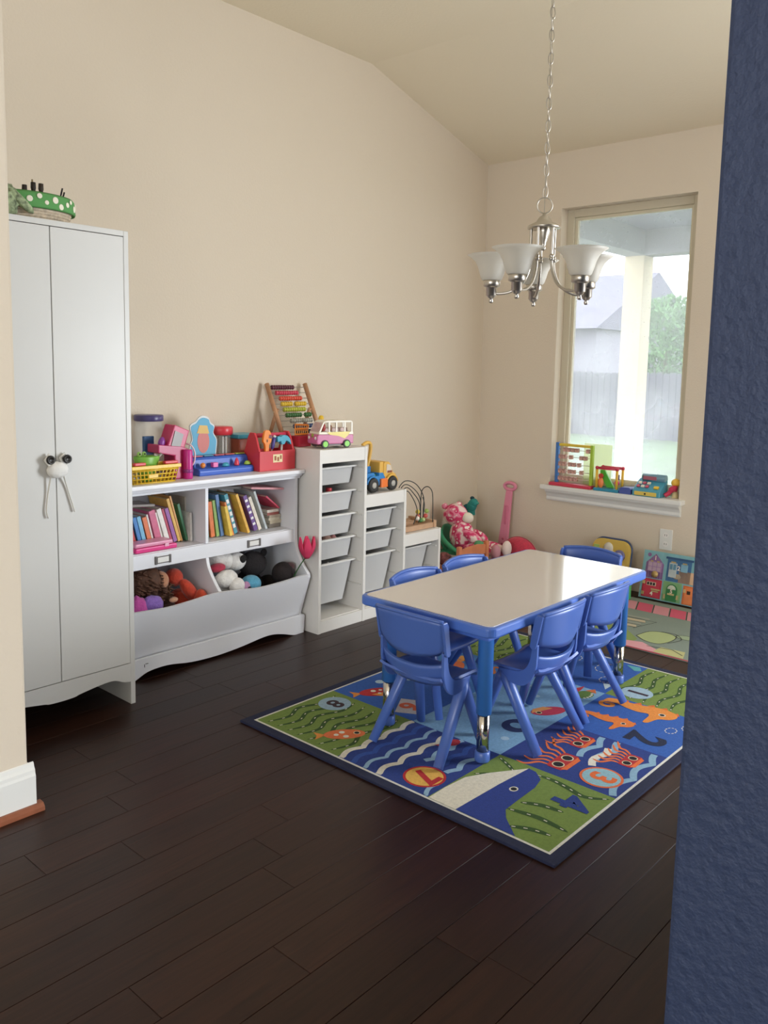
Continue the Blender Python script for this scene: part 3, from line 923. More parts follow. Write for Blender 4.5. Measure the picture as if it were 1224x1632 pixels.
# magenta toy
mg = thing('toy_cash_register', (-2.685, -0.22, Z0), 'magenta toy console with tilted grey screen and cord', 'toy')
part('body', MB().prism([(-2.706, Z0), (-2.625, Z0), (-2.625, Z0 + 0.13), (-2.66, Z0 + 0.145), (-2.79, Z0 + 0.16), (-2.79, Z0 + 0.122), (-2.706, Z0 + 0.105)], 'y', -0.268, -0.180), pl('#b42a62'), mg, 0.006, True, seg=3)
hd = part('screen_housing', MB().prism([(-2.745, Z0 + 0.135), (-2.655, Z0 + 0.12), (-2.622, Z0 + 0.215), (-2.70, Z0 + 0.245)], 'y', -0.262, -0.185), pl('#c23062'), mg, 0.006, True, seg=3)
part('screen', MB().prism([(-2.722, Z0 + 0.148), (-2.676, Z0 + 0.137), (-2.656, Z0 + 0.200), (-2.70, Z0 + 0.218)], 'y', -0.2655, -0.2615), mat('#77716d', 0.3), hd, 0, False, label='grey screen')
part('column', MB().lathe([(0.020, 0), (0.021, 0.004), (0.021, 0.126), (0.018, 0.132), (0, 0.132)], 22, 0, (-2.645, -0.280, Z0)), pl('#c42a86'), mg, 0, True)
part('band', MB().lathe([(0.0215, 0.028), (0.0235, 0.030), (0.0235, 0.042), (0.0215, 0.044)], 22, 0, (-2.645, -0.280, Z0), cap=False), pl('#8c3480'), mg, 0, True)
part('cord', MB().tube(spline([(-2.625, -0.24, Z0 + 0.155), (-2.612, -0.262, Z0 + 0.145), (-2.600, -0.270, Z0 + 0.11), (-2.604, -0.268, Z0 + 0.07), (-2.618, -0.262, Z0 + 0.05)]), 0.004, 8), pl('#e6cfd6'), mg, 0, True)
part('grip', MB().ell((-2.752, -0.235, Z0 + 0.163), (0.016, 0.014, 0.028), rot=(0, 0.2, 0)), pl('#8c3f9c'), mg, 0, True)
# die-cut card
cdp = spline([(-2.535, Z0 + 0.002), (-2.545, Z0 + 0.12), (-2.530, Z0 + 0.165), (-2.542, Z0 + 0.225), (-2.510, Z0 + 0.245), (-2.490, Z0 + 0.265), (-2.465, Z0 + 0.272), (-2.435, Z0 + 0.262), (-2.425, Z0 + 0.24), (-2.402, Z0 + 0.222), (-2.408, Z0 + 0.19), (-2.388, Z0 + 0.155), (-2.392, Z0 + 0.10), (-2.405, Z0 + 0.002)], 4)
ctr = (-2.466, Z0 + 0.14)
def shrink(poly, k): return [(ctr[0] + (p[0] - ctr[0]) * k, ctr[1] + (p[1] - ctr[1]) * k) for p in poly]
dc = thing('toy_card', (-2.466, -0.148, Z0), 'blue die-cut cardboard with white edge standing behind the blue toy', 'card')
part('card', MB().prism(cdp, 'y', -0.151, -0.143), mat('#d9dede', 0.5), dc, 0, True)
part('print', MB().prism(shrink(cdp, 0.93), 'y', -0.1525, -0.1505), mat('#4aa3c8', 0.45), dc, 0, True)
part('print', MB().prism([(p[0] * 1, p[1]) for p in circ(-2.468, Z0 + 0.15, 0.034, 24, 0.055)], 'y', -0.1535, -0.152), mat('#cf7a74', 0.5), dc, 0, True)
part('print', MB().prism([(-2.505, Z0 + 0.19), (-2.435, Z0 + 0.186), (-2.446, Z0 + 0.225), (-2.49, Z0 + 0.228)], 'y', -0.154, -0.152), mat('#dcb766', 0.5), dc, 0, True)
# blue pop-up toy
pt = thing('pop_up_toy', (-2.4, -0.21, Z0), 'blue pop-up toy with five coloured buttons on its ledge', 'toy')
pb = [(-0.256, Z0), (-0.258, Z0 + 0.022), (-0.250, Z0 + 0.032), (-0.215, Z0 + 0.036), (-0.208, Z0 + 0.07), (-0.198, Z0 + 0.080), (-0.168, Z0 + 0.084), (-0.164, Z0 + 0.07), (-0.164, Z0)]
part('body', MB().prism(pb, 'x', -2.565, -2.247), pl('#4068c8'), pt, 0.004, True, seg=2)
for i, (c, kind) in enumerate([('#e08a3c', 'ball'), ('#e060a8', 'cube'), ('#3f9fb8', 'disc'), ('#d83a50', 'cone'), ('#9ab84a', 'disc')]):
    x = -2.532 + i * 0.0655
    mb = MB().at((x, -0.236, Z0 + 0.0355))
    if kind == 'ball': mb.ell((0, 0, 0.012), (0.013, 0.011, 0.013))
    elif kind == 'cube': mb.box(-0.014, 0.014, -0.011, 0.011, 0, 0.022)
    elif kind == 'disc': mb.lathe([(0.020, 0), (0.020, 0.006), (0.012, 0.016), (0, 0.018)], 20, sy=0.6)
    else: mb.lathe([(0.014, 0), (0.013, 0.006), (0.011, 0.02), (0.004, 0.034), (0, 0.036)], 18, sy=0.8)
    part('button', mb, pl(c), pt, 0.002 if kind == 'cube' else 0, True)
for i, c in enumerate(['#d0506c', '#3f8fa8', '#c84858', '#d0564a', '#a9bd4c']):
    x = -2.530 + i * 0.0625
    part('flap', MB().box(x - 0.027, x + 0.027, -0.196, -0.168, Z0 + 0.0835, Z0 + 0.0875), pl(c), pt, 0.001, True)
# clear canister with red lid
rj = thing('red_lid_canister', (-2.318, -0.088, Z0), 'clear canister with wide red lid and white sticks inside', 'canister')
part('glass_body', MB().lathe([(0.048, 0), (0.05, 0.005), (0.05, 0.17)], 28), CLEAR, rj)
part('lid', MB().lathe([(0.054, 0.172), (0.060, 0.178), (0.060, 0.205), (0.056, 0.212), (0.0, 0.212)], 28), RED, rj)
for i, (dx, dy) in enumerate([(-0.012, -0.034), (0.008, -0.036), (0.026, -0.02), (-0.028, -0.016)]):
    solo('craft_stick', MB().tube([(-2.318 + dx, -0.088 + dy, Z0 + 0.006), (-2.318 + dx * 0.9, -0.088 + dy * 0.95, Z0 + 0.165)], 0.004 if i < 2 else 0.0035, 8), [WHT, WHT, mat('#b98850', 0.6), mat('#7f5f48', 0.6)][i], ['white stick in the canister, on the magenta console side', 'white stick in the canister, on the red toolbox side', 'tan stick in the red lidded canister', 'brown stick in the red lidded canister'][i], 'stick', 'sticks in the canister')
# box with teal lid
tb = thing('toy_tub', (-2.19, -0.085, Z0), 'brown red plastic tub with teal lid behind the toolbox', 'tub')
part('tub_body', MB().prism([(-2.243, Z0), (-2.137, Z0), (-2.130, Z0 + 0.15), (-2.25, Z0 + 0.15)], 'y', -0.145, -0.03), pl('#a2543f'), tb, 0.004, True)
part('lid', MB().box(-2.255, -2.125, -0.15, -0.025, Z0 + 0.1505, Z0 + 0.172), TEAL, tb, 0.006, True, seg=3)
# red toolbox
tbx = thing('red_toolbox', (-2.128, -0.24, Z0), 'red plastic toy toolbox with handle bar and tools', 'toolbox')
ax0, ax1, ay0, ay1 = -2.243, -2.013, -0.296, -0.175
rp_ = pl('#cf3a44')
part('front_panel', MB().box(ax0, ax1, ay0, ay0 + 0.006, Z0, Z0 + 0.098), rp_, tbx, 0.002, True)
part('back_panel', MB().box(ax0, ax1, ay1 - 0.006, ay1, Z0, Z0 + 0.098), rp_, tbx, 0.002, True)
part('tray_floor', MB().box(ax0 + 0.006, ax1 - 0.006, ay0 + 0.006, ay1 - 0.006, Z0, Z0 + 0.008), rp_, tbx, 0, True)
ep = [(ay0 + 0.006, Z0), (ay0 + 0.006, Z0 + 0.10), (ay0 + 0.03, Z0 + 0.165), (ay0 + 0.045, Z0 + 0.188), (ay1 - 0.045, Z0 + 0.188), (ay1 - 0.03, Z0 + 0.165), (ay1 - 0.006, Z0 + 0.10), (ay1 - 0.006, Z0)]
for x in (ax0, ax1 - 0.012):
    part('end_panel', MB().prism(ep, 'x', x, x + 0.012), rp_, tbx, 0.003, True)
part('handle_bar', MB().cyl((ax0 + 0.012, -0.2355, Z0 + 0.172), 0.011, ax1 - ax0 - 0.024, 0, 'x'), pl('#d2405c'), tbx, 0, True)
st = part('sticker', MB().box(-2.158, -2.098, ay0 - 0.0009, ay0 - 0.0001, Z0 + 0.040, Z0 + 0.080), mat('#e8d9a8', 0.5), tbx, 0, True, label='cream sticker')
part('print', MB().box(-2.150, -2.138, ay0 - 0.0016, ay0 - 0.0008, Z0 + 0.05, Z0 + 0.072).box(-2.132, -2.120, ay0 - 0.0016, ay0 - 0.0008, Z0 + 0.046, Z0 + 0.066).box(-2.114, -2.104, ay0 - 0.0016, ay0 - 0.0008, Z0 + 0.055, Z0 + 0.074), mat('#a05a34', 0.5), st)
# tools
wr = spline([(-2.197, Z0 + 0.02), (-2.197, Z0 + 0.12), (-2.209, Z0 + 0.145), (-2.205, Z0 + 0.175), (-2.197, Z0 + 0.198), (-2.170, Z0 + 0.198), (-2.158, Z0 + 0.178)], 4) + [(-2.172, Z0 + 0.176), (-2.176, Z0 + 0.162), (-2.156, Z0 + 0.158)] + spline([(-2.156, Z0 + 0.150), (-2.164, Z0 + 0.135), (-2.173, Z0 + 0.118), (-2.174, Z0 + 0.02)], 4)
tw_ = thing('toy_wrench', (-2.185, -0.276, Z0 + 0.0085), 'orange plastic toy wrench standing in the red toolbox', 'wrench')
part('wrench_body', MB().prism(wr, 'y', -0.284, -0.270), ORG, tw_, 0.003, True)
part('hole', MB().prism(circ(-2.186, Z0 + 0.148, 0.004, 12, 0.008), 'y', -0.2846, -0.2838), mat('#5c3a1c', 0.6), tw_, 0, True)
part('adjuster', MB().box(-2.176, -2.150, -0.282, -0.272, Z0 + 0.160, Z0 + 0.1735), pl('#7a4a56'), tw_, 0.002, True)
sd = thing('toy_screwdriver', (-2.1390, -0.274, Z0 + 0.0085), 'purple handled toy screwdriver leaning in the red toolbox', 'screwdriver')
part('handle', MB().tube([(-2.1460, -0.274, Z0 + 0.105), (-2.1420, -0.274, Z0 + 0.118), (-2.1350, -0.274, Z0 + 0.152), (-2.1330, -0.274, Z0 + 0.162)], [0.006, 0.009, 0.010, 0.007], 12), PUR, sd, 0, True)
part('shaft', MB().tube([(-2.1580, -0.274, Z0 + 0.03), (-2.1460, -0.274, Z0 + 0.106)], 0.003, 8), mat('#c9c2b4', 0.35, 0.6), sd, 0, True)
part('cap', MB().ell((-2.1305, -0.274, Z0 + 0.166), (0.008, 0.007, 0.007)), WHT, sd, 0, True)
hm = thing('toy_hammer', (-2.083, -0.272, Z0 + 0.0085), 'teal headed toy hammer standing in the red toolbox', 'hammer')
part('handle', MB().tube([(-2.088, -0.272, Z0 + 0.02), (-2.081, -0.272, Z0 + 0.135)], [0.0065, 0.0055], 10), mat('#c8c4be', 0.4), hm, 0, True)
hh = spline([(-2.116, Z0 + 0.138), (-2.116, Z0 + 0.166), (-2.095, Z0 + 0.164), (-2.078, Z0 + 0.172), (-2.051, Z0 + 0.166), (-2.033, Z0 + 0.146), (-2.029, Z0 + 0.122), (-2.043, Z0 + 0.136), (-2.061, Z0 + 0.142), (-2.071, Z0 + 0.128), (-2.089, Z0 + 0.126), (-2.095, Z0 + 0.142)], 3)
part('head', MB().prism(hh, 'y', -0.284, -0.260), pl('#4aa8c4'), hm, 0.003, True)

# plush toys in the bin
PL = lambda c: mat(c, 0.95, bump=0.8, bscale=120, var=0.12, vscale=50, fuzz=0.0 if c[1] < '4' and c[3] < '4' else 0.25)
def plush(name, loc, label, pieces, cat='plush toy', mats=None):
    t = thing(name, loc, label, cat)
    for (nm, c, r, col, kw) in pieces:
        mb = MB().ell(c, r, nu=22, nv=14, **kw)
        mb.v = [(p[0], p[1], max(p[2], loc[2] + 0.0008)) for p in mb.v]
        part(nm, mb, PL(col) if isinstance(col, str) else col, t, 0, True)
    return t
dl = plush('rag_doll', (-2.84, -0.23, 0.101), 'doll with curly brown hair and purple pink dress in the bin', [
    ('body', (-2.875, -0.26, 0.20), (0.06, 0.07, 0.10), '#8a5ab0', {}),
    ('dress', (-2.925, -0.29, 0.275), (0.05, 0.05, 0.07), '#c04fa0', dict(lump=0.15, seed=2)),
    ('sleeve', (-2.855, -0.30, 0.292), (0.055, 0.035, 0.045), '#8e6cc0', dict(lump=0.2, seed=3)),
    ('face', (-2.775, -0.25, 0.382), (0.035, 0.04, 0.042), '#c08a6a', {}),
    ('hand', (-2.745, -0.305, 0.298), (0.022, 0.014, 0.012), '#dba888', {}),
    ('skirt', (-2.755, -0.24, 0.22), (0.06, 0.08, 0.075), '#4a3026', {})], 'doll')
rr = random.Random(9)
mb = MB().ell((-2.845, -0.23, 0.385), (0.075, 0.075, 0.07), lump=0.15, seed=1).ell((-2.775, -0.215, 0.33), (0.055, 0.07, 0.07), lump=0.2, seed=8)
for i in range(150):
    a, b = rr.uniform(0, 2 * PI), rr.uniform(-0.6, 1.3)
    if i % 3:
        c = Vector((-2.845 + 0.075 * math.cos(a) * math.cos(b), -0.23 + 0.075 * math.sin(a) * math.cos(b), 0.385 + 0.065 * math.sin(b)))
    else:
        c = Vector((-2.765 + 0.055 * math.cos(a) * math.cos(b), -0.225 + 0.07 * math.sin(a) * math.cos(b), 0.325 + 0.07 * math.sin(b)))
    pts = [(c.x + 0.011 * math.cos(t * 1.3 + i), c.y + 0.011 * math.sin(t * 1.3 + i), c.z + 0.01 - t * 0.004) for t in range(8)]
    mb.tube(pts, 0.0035, 5)
part('hair', mb, mat('#5a3b2a', 0.75, var=0.3, vscale=60), dl, 0, True, label='curly brown hair')
plush('orange_plush', (-2.65, -0.22, 0.101), 'orange red plush toy leaning on the bin divider', [
    ('body', (-2.64, -0.20, 0.20), (0.055, 0.09, 0.11), '#c9482e', {}),
    ('head', (-2.685, -0.22, 0.375), (0.040, 0.045, 0.042), '#c4442e', {}),
    ('arm', (-2.635, -0.27, 0.31), (0.030, 0.035, 0.075), '#c8452c', dict(rot=(0, -0.6, 0))),
    ('leg', (-2.608, -0.32, 0.27), (0.030, 0.040, 0.055), '#d04e30', {})])
dg = plush('white_dog_plush', (-2.43, -0.22, 0.101), 'white plush dog with black nose and red collar in the bin', [
    ('body', (-2.45, -0.23, 0.22), (0.075, 0.09, 0.12), '#e6e2dc', {}),
    ('head', (-2.405, -0.20, 0.410), (0.085, 0.058, 0.046), '#ece9e3', dict(rot=(0, 0.35, 0))),
    ('muzzle', (-2.335, -0.225, 0.395), (0.055, 0.045, 0.045), '#eeebe6', {}),
    ('nose', (-2.322, -0.268, 0.412), (0.019, 0.008, 0.020), '#1c1a1a', {}),
    ('collar', (-2.475, -0.265, 0.392), (0.045, 0.03, 0.022), '#b4344c', {}),
    ('ear', (-2.485, -0.17, 0.43), (0.05, 0.02, 0.022), '#2a2624', {}),
    ('arm', (-2.455, -0.31, 0.345), (0.062, 0.035, 0.042), '#e9e6e0', dict(lump=0.06, seed=5)),
    ('paw', (-2.420, -0.345, 0.308), (0.040, 0.030, 0.042), '#e9e5e0', dict(rot=(0, 0.4, 0)))])
plush('blue_plush', (-2.32, -0.28, 0.101), 'blue plush toy with pink patterned ear in the bin', [
    ('body', (-2.30, -0.26, 0.19), (0.075, 0.08, 0.09), '#4f93b4', {}),
    ('head', (-2.318, -0.32, 0.295), (0.055, 0.045, 0.045), '#5aa3c2', {}),
    ('ear', (-2.372, -0.35, 0.298), (0.025, 0.016, 0.026), '#b98ab0', {}),
    ('eye', (-2.362, -0.367, 0.292), (0.010, 0.004, 0.008), '#2a2330', {})])
plush('black_bear_plush', (-2.2, -0.2, 0.101), 'black plush bear at the back of the bin', [
    ('body', (-2.21, -0.17, 0.21), (0.085, 0.085, 0.11), '#242022', {}),
    ('head', (-2.225, -0.22, 0.365), (0.075, 0.065, 0.062), '#262224', {}),
    ('ear', (-2.165, -0.235, 0.415), (0.018, 0.012, 0.020), '#262224', {}),
    ('ear', (-2.275, -0.20, 0.42), (0.016, 0.012, 0.018), '#262224', {})])
plush('dark_brown_plush', (-2.1, -0.25, 0.101), 'dark brown plush toy in the bin corner', [
    ('body', (-2.095, -0.20, 0.19), (0.052, 0.10, 0.09), '#2c2422', {}),
    ('head', (-2.105, -0.315, 0.315), (0.060, 0.055, 0.055), '#2a2323', {}),
    ('snout', (-2.075, -0.33, 0.345), (0.028, 0.026, 0.022), '#4a2a2c', {})])
tu = thing('felt_tulip', (-2.085, -0.365, 0.302), 'pink red felt tulip poking out of the bin corner', 'tulip')
part('stem', MB().tube(spline([(-2.085, -0.372, 0.302), (-2.082, -0.41, 0.36), (-2.07, -0.443, 0.41)]), 0.003, 8), mat('#3f6a3c', 0.8), tu, 0, True)
for i in range(6):
    a = i * PI / 3
    def pet(u, v, a=a):
        ang = a + (u - 0.5) * 1.25 * (1 - 0.75 * v * v)
        rad = 0.012 + 0.034 * math.sin(min(1, v * 1.25) * PI * 0.62)
        return (-2.066 + rad * math.cos(ang), -0.448 + rad * math.sin(ang) * 0.75, 0.405 + v * 0.105)
    part('petal', MB().sheet(pet, 6, 8, 0.003), mat('#d83a62', 0.85, bump=0.3), tu, 0, True)

# ================================================================== STEPPED STORAGE UNIT
SU = MAT_SU = mat('#e6e3de', 0.4)
su = thing('stepped_storage', (-1.5, -0.24, 0), 'white stepped storage frame holding pull-out plastic tubs', 'storage unit')
yf = -0.46
PX = [(-1.997, 0.94), (-1.670, 0.94), (-1.345, 0.683), (-1.025, 0.425)]
for x, h in PX:
    part('upright_panel', MB().box(x, x + 0.018, yf, -0.012, 0, h), SU, su, 0.0012, True)
steps = [(-1.979, -1.670, 0.94), (-1.652, -1.345, 0.683), (-1.327, -1.025, 0.425)]
for (a, b, h) in steps:
    part('top_shelf', MB().box(a, b, yf + 0.018, -0.012, h - 0.020, h - 0.002), SU, su, 0, True)
    part('top_rail', MB().box(a, b, yf + 0.002, yf + 0.018, h - 0.070, h - 0.002), SU, su, 0.001, True)
    part('plinth', MB().box(a, b, yf + 0.004, yf + 0.02, 0.0, 0.062), SU, su, 0.001, True)
    part('bottom_shelf', MB().box(a, b, yf + 0.02, -0.012, 0.050, 0.065), SU, su, 0, True)
    part('back_panel', MB().box(a, b, -0.022, -0.014, 0.06, h - 0.02), SU, su, 0, True)
RUN = mat('#d8d5cf', 0.4)
runz = [[0.832, 0.704, 0.580, 0.456, 0.330, 0.204], [0.575, 0.456, 0.330, 0.204], [0.320, 0.196]]
for (a, b, h), zs in zip(steps, runz):
    for z in zs:
        part('runner', MB().box(a, a + 0.008, yf + 0.014, -0.03, z - 0.007, z), RUN, su, 0.001, True)
        part('runner', MB().box(b - 0.008, b, yf + 0.014, -0.03, z - 0.007, z), RUN, su, 0.001, True)
def tub(x0, x1, zr, depth, label):
    """pull-out tub hanging by its rim on runners at height zr"""
    yf_, yb_ = -0.412, -0.032
    t = thing('storage_tub', ((x0 + x1) / 2, -0.22, zr - depth), label, 'storage tub', 'translucent tubs in the stepped unit')
    w2, tp = 0.022, 0.030 * depth / 0.2
    mb = MB()
    th = 0.003
    X0, X1, Y0, Y1, Zt, Zb = x0 + w2, x1 - w2, yf_ + 0.02, yb_ - 0.02, zr + 0.006, zr - depth
    def ring(k, z, i): return [(X0 + k + i, Y0 + k + i, z), (X1 - k - i, Y0 + k + i, z), (X1 - k - i, Y1 - k - i, z), (X0 + k + i, Y1 - k - i, z)]
    vs = ring(0, Zt, 0) + ring(tp, Zb, 0) + ring(0, Zt, th) + ring(tp, Zb + th, th)
    fs = []
    for i in range(4):
        k = (i + 1) % 4
        fs += [(i, k, 4 + k, 4 + i), (8 + i, 12 + i, 12 + k, 8 + k), (i, 8 + i, 8 + k, k)]
    fs += [(4, 5, 6, 7), (15, 14, 13, 12)]
    mb.add(vs, fs)
    part('tub_body', mb, BINM, t, 0, True)
    rm = MB()
    a = 0.0012
    rm.box(x0 + a, x1 - a, yf_, yf_ + 0.022, zr + 0.0005, zr + 0.010).box(x0 + a, x1 - a, yb_ - 0.022, yb_, zr + 0.0005, zr + 0.010)
    rm.box(x0 + a, x0 + 0.025, yf_ + 0.022, yb_ - 0.022, zr + 0.0005, zr + 0.010).box(x1 - 0.025, x1 - a, yf_ + 0.022, yb_ - 0.022, zr + 0.0005, zr + 0.010)
    part('rim', rm, mat('#e2e1de', 0.35), t, 0.003, True)
    return t
a, b, _ = steps[0]
for z, dp, lb_ in [(0.832, 0.085, 'shallow tub in the top slot of the tallest column'), (0.704, 0.10, 'shallow tub with red toys in the tallest column'), (0.580, 0.10, 'shallow tub in the middle of the tallest column'), (0.456, 0.10, 'shallow tub with plush bits in the tallest column'), (0.330, 0.215, 'deep tub at the bottom of the tallest column')]:
    tub(a, b, z, dp, lb_)
a, b, _ = steps[1]
for z, dp, lb_ in [(0.575, 0.095, 'shallow tub in the top slot of the middle column'), (0.456, 0.10, 'shallow tub in the second slot of the middle column'), (0.330, 0.215, 'deep tub at the bottom of the middle column')]:
    tub(a, b, z, dp, lb_)
a, b, _ = steps[2]
tub(a, b, 0.320, 0.215, 'deep grey looking tub in the lowest column')
# a few toys that show above the tub rims
solo('toy_brick', MB().bc((-1.85, -0.335, 0.644), (0.12, 0.05, 0.066)).cyl((-1.81, -0.335, 0.677), 0.016, 0.045).cyl((-1.87, -0.335, 0.677), 0.012, 0.03), RED, 'red studded toy brick in the second tub', 'toy brick', bevel=0.002)
plush('small_teddy', (-1.88, -0.34, 0.360), 'small brown and pink teddy in the fourth tub', [
    ('body', (-1.89, -0.31, 0.405), (0.06, 0.05, 0.043), '#a88a86', {}), ('head', (-1.82, -0.325, 0.446), (0.032, 0.032, 0.030), '#b08d80', {}),
    ('arm', (-1.90, -0.335, 0.445), (0.04, 0.03, 0.026), '#c0a0a8', dict(lump=0.2, seed=1)), ('foot', (-1.785, -0.345, 0.445), (0.02, 0.02, 0.028), '#b27a78', {})])
solo('toy_cone', MB().lathe([(0.028, 0), (0.026, 0.02), (0.004, 0.20), (0, 0.202)], 16, 0, (-1.79, -0.315, 0.1185)), WHT, 'white toy cone standing in the deep tub', 'toy cone')
for i, (x, y, c) in enumerate([(-1.868, -0.315, '#e8a0b8'), (-1.765, -0.22, '#9cc8d8'), (-1.865, -0.22, '#e8c878')]):
    solo('toy_ball', MB().ell((x, y, 0.119 + 0.044), 0.044), pl(c), ['pink ball in the deep tub', 'pale blue ball in the deep tub', 'yellow ball in the deep tub'][i], 'ball', 'balls in the deep tub')
solo('toy_brick', MB().bc((-1.53, -0.28, 0.119 + 0.11), (0.08, 0.06, 0.22)), pl('#c8909c'), 'pink box in the deep tub of the middle column', 'toy brick', bevel=0.004)

# ---- wooden abacus
ZT = 0.94
WOODA = mat('#b98a66', 0.55, var=0.12, vscale=25)
ab = thing('wooden_abacus', (-1.84, -0.1, ZT), 'wooden A-frame abacus with rows of coloured beads by the wall', 'abacus')
def ay(z): return -0.035 - (1.25 - z) / 0.31 * 0.150
for x in (-1.978, -1.708):
    part('upright', MB().tube([(x, ay(1.255), 1.255), (x, ay(ZT + 0.012), ZT + 0.012)], 0.0125, 10), WOODA, ab, 0, True)
    part('rear_leg', MB().tube([(x + (0.019 if x < -1.8 else -0.019), ay(1.125) + 0.0, 1.125), (x + (0.019 if x < -1.8 else -0.019), -0.022, ZT + 0.011)], 0.010, 10), WOODA, ab, 0, True)
    part('bolt', MB().cyl((x - 0.013, ay(1.11), 1.11), 0.005, 0.026, 0, 'x', 12), mat('#c8b090', 0.4), ab, 0, True)
part('cross_bar', MB().cyl((-1.978, ay(ZT + 0.02), ZT + 0.022), 0.010, 0.27, 0, 'x'), WOODA, ab, 0, True)
rows = ['#5a2a38', '#cf4a5c', '#d8563f', '#dcb93a', '#b4b83e', '#3f6e3c', '#a9a89c', '#3a4a72', '#26242a', '#b03a44']
bead_me = {}
starts = [0.012, 0.030, 0.045, 0.045, 0.048, 0.055, 0.075, 0.085, 0.085, 0.05]
for i, c in enumerate(rows):
    z = 1.236 - i * 0.0288
    part('rod', MB().cyl((-1.978, ay(z), z), 0.0018, 0.27, 0, 'x', 8), mat('#b8b2a8', 0.35, 0.7), ab, 0, True)
    me = mesh('bead', MB().lathe([(0.003, -0.0075), (0.009, -0.007), (0.0125, -0.002), (0.0125, 0.002), (0.009, 0.007), (0.003, 0.0075)], 14, 0, (0, 0, 0), 'x'), pl(c))
    for k in range(10):
        gap = 0.0
        if i == 3 and k > 4: gap = 0.018
        if i == 5 and k > 6: gap = 0.022
        o = bpy.data.objects.new('bead', me)
        COL.objects.link(o)
        o.parent = ab
        o.location = Vector((-1.978 + 0.018 + starts[i] + k * 0.0158 + gap, ay(z), z)) - ab.location
# ---- red tray, orange lattice toy, yellow peg, camper van
solo('red_box', MB().prism([(-1.962, ZT), (-1.882, ZT), (-1.875, ZT + 0.055), (-1.969, ZT + 0.055)], 'y', -0.272, -0.214), pl('#c43248'), 'red plastic box behind the camper van', 'box', bevel=0.003)
ol = thing('lattice_toy', (-1.92, -0.27, ZT + 0.055), 'orange wooden lattice toy resting on the red box', 'toy')
for dz in (0.004, 0.032):
    part('frame', MB().tube([(-1.985, -0.262, ZT + 0.060 + dz), (-1.90, -0.268, ZT + 0.060 + dz), (-1.875, -0.240, ZT + 0.075 + dz), (-1.94, -0.215, ZT + 0.078 + dz)], 0.005, 8, closed=True), ORG, ol, 0, True)
for k in range(7):
    t = k / 6
    part('slat', MB().tube([(-1.980 + 0.075 * t, -0.262 - 0.005 * t, ZT + 0.066), (-1.940 + 0.075 * t, -0.217 - 0.02 * t, ZT + 0.108)], 0.0025, 6), pl('#e8b06a'), ol, 0, True)
solo('yellow_peg', MB().lathe([(0.014, 0), (0.014, 0.09), (0.006, 0.10), (0.006, 0.12), (0.013, 0.128), (0.015, 0.14), (0.010, 0.152), (0, 0.155)], 18, 0, (-1.775, -0.235, ZT)), YEL, 'yellow round headed peg behind the camper van', 'peg toy')
vn = thing('toy_camper_van', (-1.835, -0.368, ZT), 'pink and cream toy camper van with lime green wheels', 'toy van', rotz=R(166))
# local frame: +x forward, near side is +y after the turn
L2, W2 = 0.108, 0.050
lo = [(-L2, 0.020), (L2 - 0.004, 0.020), (L2, 0.030), (L2 - 0.002, 0.062), (L2 - 0.010, 0.070), (-L2, 0.066)]
part('lower_body', MB().prism(lo, 'y', -W2, W2), pl('#c76a98'), vn, 0.005, seg=3)
part('waist_band', MB().prism([(-L2 + 0.001, 0.066), (L2 - 0.011, 0.070), (L2 - 0.014, 0.082), (-L2 + 0.002, 0.082)], 'y', -W2 + 0.001, W2 - 0.001), pl('#ece6d2'), vn, 0.002)
swo = [(-L2 + 0.02, 0.082), (0.050, 0.080), (0.035, 0.068), (-0.02, 0.060), (-0.055, 0.046), (-L2 + 0.03, 0.066)]
for s in (-1, 1):
    part('side_stripe', MB().prism(swo, 'y', s * (W2 + 0.0004) - 0.0006, s * (W2 + 0.0004) + 0.0006), pl('#e6d46a'), vn)
part('roof', MB().prism([(-L2 + 0.004, 0.128), (0.070, 0.128), (0.066, 0.134), (0.045, 0.139), (-L2 + 0.014, 0.139), (-L2 + 0.004, 0.134)], 'y', -W2 + 0.004, W2 - 0.004), pl('#eee8da'), vn, 0.003)
for x0_, x1_, sl in ((-L2 + 0.004, -L2 + 0.012, 0), (-0.062, -0.054, 0), (-0.012, -0.004, 0), (0.030, 0.038, 0), (0.085, 0.093, -0.022)):
    for s in (-1, 1):
        y = s * (W2 - 0.006)
        part('pillar', MB().prism([(x0_, 0.082), (x1_, 0.082), (x1_ + sl, 0.129), (x0_ + sl, 0.129)], 'y', y - 0.003, y + 0.003), pl('#eee8da'), vn)
part('windscreen', MB().prism([(L2 - 0.013, 0.082), (L2 - 0.011, 0.082), (0.070, 0.129), (0.068, 0.129)], 'y', -W2 + 0.008, W2 - 0.008), mat('#d8b8b8', 0.15, alpha=0.55), vn)
part('seat_row', MB().box(-0.09, 0.06, -0.02, 0.02, 0.075, 0.10), pl('#b89a94'), vn, 0.003)
part('figure', MB().ell((0.055, 0.022, 0.104), (0.012, 0.012, 0.02)), pl('#b84a4a'), vn)
part('figure', MB().ell((0.015, 0.022, 0.100), (0.010, 0.010, 0.016)), pl('#8a5a3a'), vn)
part('emblem', MB().lathe([(0.011, 0), (0.011, 0.002), (0, 0.003)], 16, 0, (L2 - 0.003, 0, 0.062), 'x'), pl('#a8b04a'), vn)
for s in (-1, 1):
    part('headlamp', MB().lathe([(0.009, 0), (0.008, 0.003), (0, 0.005)], 16, 0, (L2 - 0.002, s * 0.034, 0.050), 'x'), WHT, vn)
    for x in (0.062, -0.066):
        wl = part('wheel', MB().cyl((x, s * (W2 - 0.004) if s > 0 else -W2 - 0.006, 0.0205), 0.0205, 0.010, 0, 'y', 24), BLACK, vn)
        part('hub', MB().cyl((x, s * (W2 + 0.006) if s > 0 else -W2 - 0.008, 0.0205), 0.0145, 0.002, 0, 'y', 20), pl('#82d63c'), wl)
